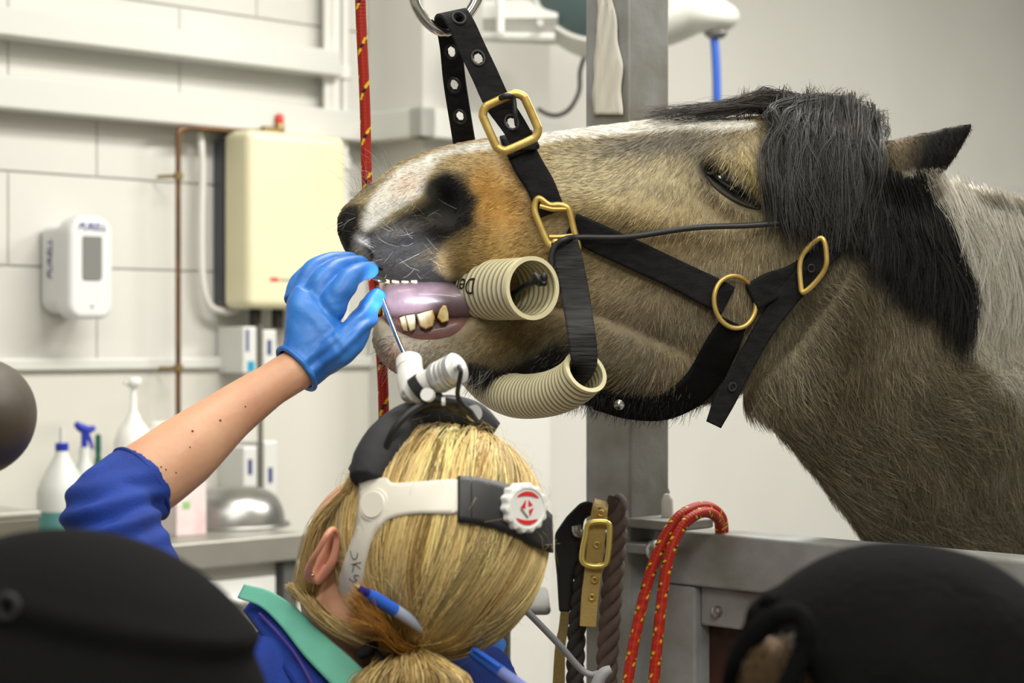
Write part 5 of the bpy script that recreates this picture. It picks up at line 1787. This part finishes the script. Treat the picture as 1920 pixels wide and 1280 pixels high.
if rimpts:
    rcn = np.array(rc); a_ = nrm(np.cross(np.array(cutn), np.array([0, 1.0, 0]))); b_ = np.cross(np.array(cutn), a_)
    an = [math.atan2((p - rcn) @ b_, (p - rcn) @ a_) for p in rimpts]
    rimpts = [p for _, p in sorted(zip(an, rimpts), key=lambda t_: t_[0])]
    rr = np.array(rimpts)
    ang_ = np.sort(an); rad_ = np.linalg.norm(rr - rcn, axis=1)
    ta = np.linspace(-np.pi, np.pi, 40, endpoint=False); ra_ = np.interp(ta, ang_, rad_, period=2 * np.pi)
    put('glove_cuff', mk(tube([rcn + (ra_[i] - .0005) * (math.cos(t_) * a_ + math.sin(t_) * b_) for i, t_ in enumerate(ta)], .0030, 10, closed=True)), GLOVE, vet)

# ------------------------------------------------------------------ headlamp worn on the head
hset = empty('headlamp_set', HC); tag(hset, 'white and black headband with a clip-on lamp worn by the blonde person', 'headlamp')
BONE = mat('bone_plastic', (226, 221, 208), .4, bump=.03, bscale=60)


def patch(name, up, lo, sc, m, parent, th=.003, nu=40, nv=8, warp=None):
    U = spline(np.array(up, float), nu); Lw = spline(np.array(lo, float), nu)
    V, Fc = [], []
    for i in range(nu):
        for k in range(nv):
            a = k / (nv - 1); x, y = U[i] * (1 - a) + Lw[i] * a
            V.append(hit_ell(x, y, sc))
    for i in range(nu - 1):
        for k in range(nv - 1):
            Fc.append((i * nv + k, i * nv + k + 1, (i + 1) * nv + k + 1, (i + 1) * nv + k))
    o = put(name, mk((V, Fc)), m, parent); solid(o, th, 0)
    return o


def outline_patch(name, outline, sc, m, parent, th=.003):
    """any closed outline laid on the head's curve as one sheet"""
    bm = bmesh.new()
    ol = spline(np.array(outline + outline[:1], float), 90)[:-1]
    vs = [bm.verts.new((x, y, 0)) for x, y in ol]
    es = [bm.edges.new((vs[i], vs[(i + 1) % len(vs)])) for i in range(len(vs))]
    bmesh.ops.triangle_fill(bm, edges=es, use_beauty=True)
    for _ in range(4):
        lg = [e for e in bm.edges if e.calc_length() > 12]
        if not lg: break
        bmesh.ops.subdivide_edges(bm, edges=lg, cuts=1); bmesh.ops.triangulate(bm, faces=bm.faces[:])
    for v in bm.verts:
        v.co = Vector(hit_ell(v.co.x, v.co.y, sc))
    me = bpy.data.meshes.new('m'); bm.to_mesh(me); bm.free()
    o = put(name, me, m, parent); solid(o, th, 0)
    return o


BS = 1.075
yoke = outline_patch('side_yoke', [(676, 908), (700, 900), (726, 897), (738, 906), (782, 904), (862, 901), (866, 930), (862, 961), (782, 963), (734, 972), (712, 990), (700, 1009), (690, 1040), (684, 1072), (680, 1125),
                                   (686, 1170), (692, 1204), (676, 1217), (652, 1188), (636, 1150), (633, 1125), (640, 1076), (656, 1028), (668, 994), (673, 950)], BS, BONE, hset, .0035)
pb = hit_ell(703, 947, BS)
put('pivot_cap', mk(lathe([(0.0, .0045), (.0115, .0045), (.0125, .003), (.0145, .0028), (.0152, .0012), (.0152, -.002)], 32, pb, ell_n(pb) + np.array([-.1, -.5, 0]))), BONE, hset)
patch('rear_band', [(858, 894), (900, 898), (956, 912), (1000, 938), (1030, 966)], [(858, 978), (908, 985), (960, 1002), (996, 1022), (1032, 1036)], BS + .012, mat('black_plastic', (36, 36, 38), .5), hset, .006)
patch('band_clip', [(860, 894), (884, 896)], [(860, 978), (884, 981)], BS + .03, mat('black_plastic', (36, 36, 38), .5), hset, .004, 8, 8)
# knob
kc = hit_ell(976, 952, BS + .05)
kn = nrm(np.array([.50, -.84, .06]))
KR = 46 * 1.78 / F
KW = mat('knob_white', (232, 232, 228), .35)
ez_ = kn; exk = nrm(np.cross(np.array([0, 0, 1.0]), ez_)); eyk = np.cross(ez_, exk)
kv, kf = [], []
NK = 96
for (rs, zz_, sc_) in ((.96, -.006, 1), (1.0, -.004, 1), (1.0, .009, 1), (.95, .0115, 1), (.86, .0125, 0), (.80, .0125, 0), (.78, .0115, 0), (0.001, .0115, 0)):
    for k in range(NK):
        a = 2 * math.pi * k / NK
        r_ = KR * rs * (1 + (.045 * math.cos(a * 14) if sc_ else 0))
        kv.append(kc + exk * r_ * math.cos(a) + eyk * r_ * math.sin(a) + ez_ * zz_)
for i in range(7):
    for k in range(NK):
        k2 = (k + 1) % NK; kf.append((i * NK + k, i * NK + k2, (i + 1) * NK + k2, (i + 1) * NK + k))
knob = put('adjuster_knob', mk((kv, kf)), KW, hset); sharp(knob, 40)
REDP = mat('logo_red', (214, 40, 44), .5)


def on_knob(poly, z_=.0122):
    V = [kc + exk * x * KR + eyk * y * KR + ez_ * z_ for x, y in poly]
    return V


for (a0, a1) in ((35, 135), (215, 315)):
    out = [(.68 * math.cos(math.radians(a)), .68 * math.sin(math.radians(a))) for a in np.linspace(a0, a1, 16)] + [((.68 - .17 * math.sin(math.pi * i / 15) ** .6 - .02) * math.cos(math.radians(a)), (.68 - .17 * math.sin(math.pi * i / 15) ** .6 - .02) * math.sin(math.radians(a))) for i, a in enumerate(np.linspace(a1, a0, 16))]
    V = on_knob(out); n_ = len(V) // 2
    put('logo_arc', mk((V, [(i, i + 1, 2 * n_ - 2 - i, 2 * n_ - 1 - i) for i in range(n_ - 1)])), REDP, knob, False)
for pl_ in ([(-.34, .02), (-.06, .36), (-.10, -.02)], [(.06, .34), (.26, .10), (.04, .06)], [(.06, -.08), (.30, .0), (.10, -.36)]):
    put('logo_triangle', mk((on_knob(pl_), [(0, 1, 2)])), REDP, knob, False)
put('logo_bar', mk((on_knob([(-.34, -.04), (-.28, .02), (.04, -.36), (-.02, -.42)]), [(0, 1, 2, 3)])), mat('logo_grey', (120, 120, 124), .5), knob, False)
# handwriting on the strap
INK = mat('pencil_ink', (70, 68, 70), .6)
for L in ([(660, 1032), (661, 1038), (664, 1046), (669, 1048), (673, 1042), (673, 1036)], [(662, 1058), (680, 1054)], [(679, 1066), (668, 1058), (664, 1072)], [(676, 1079), (668, 1078), (668, 1084), (672, 1087), (666, 1090), (658, 1084)]):
    put('handwriting', mk(tube(np.array([hit_ell(x - 3, y, BS + .019) for x, y in L]), .0005, 6, 20)), INK, yoke)
# brow pad
PADM = mat('padded_black', (40, 41, 44), .75, bump=.3, bscale=70, var=.2, vscale=20)
padm = remesh([tube(np.array([hit_ell(x, y, 1.06) for x, y in [(690, 905), (704, 868), (728, 832), (764, 800), (806, 782), (850, 776), (892, 782), (930, 806)]]), [.018, .022, .023, .022, .020, .018, .014, .008], 20, 50),
               loft([(652, 878, 676, 912, .010, DV + .03), (668, 850, 722, 900, .018, DV + .028), (694, 812, 744, 866, .020, DV + .03), (736, 776, 770, 826, .020, DV + .035), (790, 758, 800, 792, .018, DV + .04), (850, 752, 850, 788, .014, DV + .04), (886, 772, 880, 792, .008, DV + .04)], 24, 40)], .0022, 4)
put('brow_pad', padm, PADM, hset)
put('pad_piping', mk(tubepx([(808, 752, DV - .02), (770, 772, DV - .03), (738, 806, DV - .034), (722, 846, DV - .03), (716, 880, DV - .03)], [7, 7, 7, 6, 5], 12, 40)), BLACKR, hset)
# lamp: elbow body, black collar, ribbed silver barrel, cable
DL = 1.83
LW = mat('lamp_white', (234, 234, 230), .35)
put('lamp_elbow', mk(remesh([tubepx([(768, 686, DL + .02), (772, 712, DL + .01), (780, 738, DL)], [23, 28, 30], 28, 20), tubepx([(778, 738, DL), (790, 724, DL - .005), (806, 714, DL - .01)], [30, 27, 22], 24, 12), tubepx([(776, 728, DL), (800, 756, DL)], [28, 6], 20, 8)], .0014, 4)), LW, hset)
put('lamp_bezel', mk(tubepx([(767, 676, DL + .026), (768, 692, DL + .018)], 25, 32, 6)), LW, hset)
put('lamp_collar', mk(tubepx([(783, 734, DL - .012), (797, 722, DL - .014)], [29, 28], 28, 4)), BLACKR, hset)
put('lamp_neck', mk(tubepx([(794, 722, DL - .012), (822, 708, DL - .02)], [24, 26], 28, 6)), LW, hset)
prof_n = 40
bp = spline(pts_px([(818, 710, DL - .018), (858, 690, DL - .034)]), prof_n)
br = np.array([(30 - 3.2 * (1 if (i // 4) % 2 and 8 < i < 30 else 0) - (2 if i < 4 else 0)) for i in range(prof_n)]) * DL / F
br[-1] *= .94
put('lamp_barrel', mk(tube(bp, br, 36)), mat('lamp_silver', (206, 206, 204), .42, .55), hset)
put('cable_gland', mk(tubepx([(856, 688, DL - .032), (861, 685, DL - .046)], 6, 14, 3)), LW, hset)
put('lamp_cable', mk(tubepx([(859, 686, DL - .044), (864, 696, DL - .05), (861, 716, DL - .045), (858, 740, DL - .035), (866, 758, DL - .03), (880, 772, DL - .02), (896, 790, DL - .02)], [4.5, 4.5, 4.5, 4.5, 6, 8, 4], 12, 40)), BLACKR, hset)
put('hinge_mount', mk(remesh([tubepx([(808, 746, DL - .02), (828, 752, DL - .02), (862, 758, DL - .015)], [14, 10, 13], 16, 12), tubepx([(820, 738, DL - .02), (832, 754, DL - .02)], 8, 10, 5), tubepx([(836, 752, DL - .01), (852, 762, DL - .01), (886, 780, DL)], [10, 14, 8], 12, 10), tubepx([(790, 764, DL - .012), (830, 762, DL - .01)], 10, 10, 8)], .0014, 3)), BLACKR, hset)
put('hinge_disc', mk(tubepx([(804, 741, DL - .036), (800, 739, DL - .042)], [13, 12.5], 24, 3)), LW, hset)
put('hinge_pin', mk(tubepx([(828, 752, DL - .03), (835, 752, DL - .03)], 8, 16, 3)), LW, hset)
put('thumb_screw', mk(join(tubepx([(872, 776, DL), (888, 774, DL - .01)], 8, 16, 3), tubepx([(886, 775, DL - .01), (892, 773, DL - .014)], [15, 15], 24, 3))), mat('screw_grey', (196, 197, 198), .3, .4), hset)
sl = bpy.data.lights.new('headlamp_beam', 'SPOT'); sl.energy = 26.0; sl.color = (.86, .9, 1.0); sl.spot_size = math.radians(20); sl.spot_blend = .6; sl.shadow_soft_size = .008
so = bpy.data.objects.new('headlamp_beam', sl)
lp0 = P(766, 664, DL + .034); tgt = P(748, 520, 2.17)
so.location = lp0; so.rotation_euler = (Vector(tgt - lp0)).to_track_quat('-Z', 'Y').to_euler(); COL.objects.link(so); so.parent = hset
so.matrix_parent_inverse = Matrix.Translation(hset.location).inverted()

# pens stuck through the ponytail
CLEARP = mat('pen_clear', (176, 186, 210), .2, spec=.6)


def pen(label, a, b, tip_first=True):
    a = np.array(P(*a)); b = np.array(P(*b)); d = nrm(b - a); L = np.linalg.norm(b - a)
    e = empty('ballpoint_pen', (a + b) / 2); tag(e, label, 'pen')
    return e, a, d, L


e, a, d, L = pen('blue ballpoint pen stuck through the ponytail, point beside the strap', (662, 1095, 1.712), (830, 1200, 1.795))
put('point', mk(lathe([(.0004, 0), (.0012, .004), (.0022, .006)], 14, a, d)), BRASS, e)
put('tip_cone', mk(lathe([(.0022, .006), (.0040, .019), (.0044, .020)], 18, a, d)), mat('pen_navy', (28, 32, 120), .35), e)
put('grip', mk(lathe([(.0044, .019), (.0058, .030), (.0058, .052), (.0062, .056)], 20, a, d)), mat('pen_blue', (48, 104, 214), .3), e)
put('barrel', mk(lathe([(.0060, .056), (.0058, .06), (.0054, L)], 20, a, d)), CLEARP, e)
e, a, d, L = pen('blue capped pen sticking out below the ponytail', (884, 1220, 1.80), (1010, 1310, 1.76))
put('cap', mk(lathe([(0, 0), (.0048, .001), (.0055, .006), (.0058, .034), (.0062, .036)], 20, a, d)), mat('pen_blue', (48, 104, 214), .3), e)
put('clip', mk(tube([a + d * .002 + np.array([0, -.007, .004]), a + d * .034 + np.array([0, -.009, .005])], .0016, 8)), mat('pen_blue', (48, 104, 214), .3), e)
put('barrel', mk(lathe([(.0056, .036), (.0056, L), (.004, L + .003), (0, L + .003)], 20, a, d)), mat('pen_grey_blue', (112, 128, 190), .35), e)
# ponytail tie
put('hair_tie', mk(tube([node + np.array([.016 * math.cos(a_), .012 * math.sin(a_) - .006, .006 * math.sin(a_)]) for a_ in np.linspace(0, 2 * np.pi, 24, endpoint=False)], .0045, 8, closed=True)), mat('tie_brown', (96, 62, 26), .8), vet)
put('nape_buckle', mk(tubepx([(676, 1226, DV - .03), (694, 1216, DV - .035), (706, 1206, DV - .03)], [10, 13, 8], 14, 12)), BLACKR, hset)
put('nape_cable', mk(tubepx([(700, 1215, DV - .03), (722, 1240, DV - .06), (738, 1262, DV - .07), (750, 1310, DV - .07)], 4.5, 10, 24)), BLACKR, hset)

# ------------------------------------------------------------------ onlookers in front, seen from behind
CAPM = mat('black_cap_cloth', (17, 17, 18), .9, bump=.2, bscale=200, var=.15, vscale=12, spec=.06)
JKT = mat('black_jacket', (18, 18, 20), .85, bump=.2, bscale=60, spec=.1)


def onlooker(label, x, y, D, rx, ry, capname):
    """head centre pixel, distance, head radii in px; crouching body to the floor"""
    c = P(x, y, D); s = D / F
    e = empty('person', (c[0], c[1], 0)); tag(e, label, 'person', 'onlookers in black')
    hd_ = ellipsoid(c + np.array([0, 0, -.02]), np.diag([rx * s * .86, ry * s * .92, ry * s * .98]), 32, 24)
    nk = tube([c + [0, 0, -.06], c + [0, -.01, -.16], c + [0, -.02, -.24]], [.065, .06, .085], 22, 14)
    tb = c + np.array([0, -.02, -.24])
    torso = tube([tb + [0, 0, .02], tb + [0, 0, -.06], tb + [0, .0, -.25], tb + [0, -.02, -.5]], [.07, .19, .19, .18], 28, 24, squash=(1, .62))
    torso = tube([tb + [-.16, 0, -.08], tb + [0, 0, -.02], tb + [.16, 0, -.08]], [.06, .085, .06], 20, 16), torso
    hp0 = tb + np.array([0, -.02, -.5]); lim = []
    for sgn in (-1, 1):
        lim.append(tube([tb + [.16 * sgn, 0, -.08], tb + [.19 * sgn, .02, -.33], tb + [.10 * sgn, .22, -.40]], [.055, .045, .034], 18, 18))
        h = hp0 + np.array([.1 * sgn, 0, 0])
        lim.append(tube([h, h + [.05 * sgn, .34, .0], h + [.05 * sgn, .30, -.2], (h[0] + .05 * sgn, h[1] + .28, .07), (h[0] + .06 * sgn, h[1] + .38, .04)], [.095, .07, .055, .042, .038], 18, 24))
    me = remesh([hd_, nk, torso[0], torso[1]] + lim, .008, 6)
    put('body', me, SKIN, e)
    jk = remesh([tube([tb + [0, 0, .06], tb + [0, 0, -.02], tb + [0, 0, -.07], tb + [0, 0, -.25], tb + [0, -.02, -.52]], [.085, .105, .19, .19, .19], 30, 26, squash=(1, .68)),
                 tube([tb + [-.16, 0, -.08], tb + [0, 0, -.01], tb + [.16, 0, -.08]], [.085, .11, .085], 20, 16)] + [tube([tb + [.16 * sg, 0, -.08], tb + [.19 * sg, .02, -.34], tb + [.11 * sg, .21, -.40]], [.075, .062, .05], 18, 18) for sg in (-1, 1)], .009, 6)
    put('jacket', jk, JKT, e)
    tr = remesh([tube([hp0 + [.1 * sg, 0, .02], hp0 + [.15 * sg, .34, .0], hp0 + [.15 * sg, .30, -.2], (hp0[0] + .15 * sg, hp0[1] + .28, .1)], [.11, .085, .07, .058], 18, 20) for sg in (-1, 1)], .009, 5)
    put('trousers', tr, JKT, e)
    return e, c, s


# left: black peaked cap, the crown overlapping the band
e, c, s = onlooker('person in a smooth black cap with a seam, cut by the lower left corner', 112, 1400, 1.15, 420, 400, 'cap')
prof = []
rxm, rzm = 428 * s, 408 * s
crown = ellipsoid(c, np.array([[rxm, 0, -.004], [0, rxm * .98, 0], [.004, 0, rzm]]), 120, 110)
cm = fix_normals(mk(crown))
c_ = mco(cm)
nloc = (c_ - c) / np.array([rxm, rxm * .98, rzm])
# seam step: everything under a slanting plane sits in by a few millimetres
zz_ = nloc[:, 2] - (.70 - .26 * nloc[:, 0])
step = 1 / (1 + np.exp(-zz_ * 110))
bulge = np.exp(-((zz_ - .03) / .05) ** 2)
c_ = c + (c_ - c) * (1 - .06 * (1 - step) + .012 * bulge)[:, None]
mset(cm, c_)
put('cap', cm, CAPM, e)
bt = P(14, 1138, 1.15); dd_ = nrm(bt - c)
CB = bvh(cm); q, nn, i, ds = CB.ray_cast(CAMP, (Vector(P(14, 1138, 1)) - CAMP).normalized())
if q is not None:
    q = np.array(q); nn = np.array(nn)
    put('cap_eyelet', mk(tube([q + .006 * (math.cos(a) * nrm(np.cross(nn, [0, 0, 1.0])) + math.sin(a) * nrm(np.cross(nn, np.cross(nn, [0, 0, 1.0])))) for a in np.linspace(0, 2 * np.pi, 20, endpoint=False)], .0022, 8, closed=True)), mat('eyelet_dark', (22, 22, 26), .8), e)

# right: black hood with a thick edge round the face opening
e, c, s = onlooker('person in a black fleece hood with a curl of hair showing, lower right corner', 1700, 1345, 1.28, 330, 310, 'hood')
hood = remesh([ellipsoid(c, np.array([[352 * s, 0, .0], [0, 345 * s, 0], [-.0, 0, 325 * s]]), 48, 32),
               tubepx([(1720, 1330, 1.28), (1600, 1260, 1.28), (1500, 1240, 1.28), (1450, 1260, 1.28)], [300, 250, 150, 110], 36, 24),
               tubepx([(1720, 1500, 1.28), (1700, 1700, 1.28)], [280, 260], 30, 10)], .004, 10)
c_ = mco(hood); n_ = mno(hood)
X, Y = PXA(c_)
hol = np.exp(-(((X - 1440) * .75 + (Y - 1245) * .66) / 60) ** 2 - ((-(X - 1440) * .66 + (Y - 1245) * .75) / 34) ** 2) * (n_[:, 1] < .2)
c_ -= n_ * (hol * .055)[:, None]
c_ += n_ * (fbm(c_, 14, 2) * .0025)[:, None]
mset(hood, c_)
HOODM = mat('black_fleece', (16, 16, 17), .95, bump=.5, bscale=140, var=.25, vscale=30, spec=.05)
put('hood', hood, HOODM, e)
put('hood_edge', mk(tubepx([(1376, 1310, 1.235), (1384, 1250, 1.215), (1410, 1196, 1.205), (1450, 1158, 1.20), (1492, 1150, 1.195), (1512, 1176, 1.19), (1504, 1220, 1.19), (1484, 1270, 1.19), (1462, 1320, 1.19)], [26, 25, 23, 21, 20, 18, 18, 20, 22], 18, 60)), HOODM, e)
put('hood_toggle', mk(tubepx([(1428, 1132, 1.21), (1440, 1124, 1.205), (1456, 1122, 1.21)], [9, 13, 8], 14, 12)), HOODM, e)
put('cheek', mk(ellipsoid(P(1446, 1262, 1.235), np.array([[42 * s, 0, 30 * s], [0, .02, 0], [-26 * s, 0, 58 * s]]), 24, 18)), mat('skin_warm', (140, 108, 78), .6), e)
hp, hcx, hr_ = [], [], []
for k in range(500):
    x0, y0 = rng.uniform(1405, 1495), rng.uniform(1185, 1300)
    L = [(x0, y0, 1.205), (x0 - 8 + rng.normal(0, 5), y0 + 18, 1.198), (x0 - 18 + rng.normal(0, 8), y0 + 40, 1.202), (x0 - 20 + rng.normal(0, 10), y0 + 62, 1.206)]
    if inpoly([(1395, 1300), (1400, 1240), (1430, 1190), (1490, 1180), (1490, 1230), (1460, 1310)], np.array([x0]), np.array([y0]))[0] < .5: continue
    hp.append(spline(pts_px(L), 8)); v = rng.uniform(.4, 1.2); hcx.append(lin((92, 72, 46)) * v); hr_.append(.0003)
hair('curls', np.array(hp), np.array(hr_), np.array(hcx), BL, e, .4)
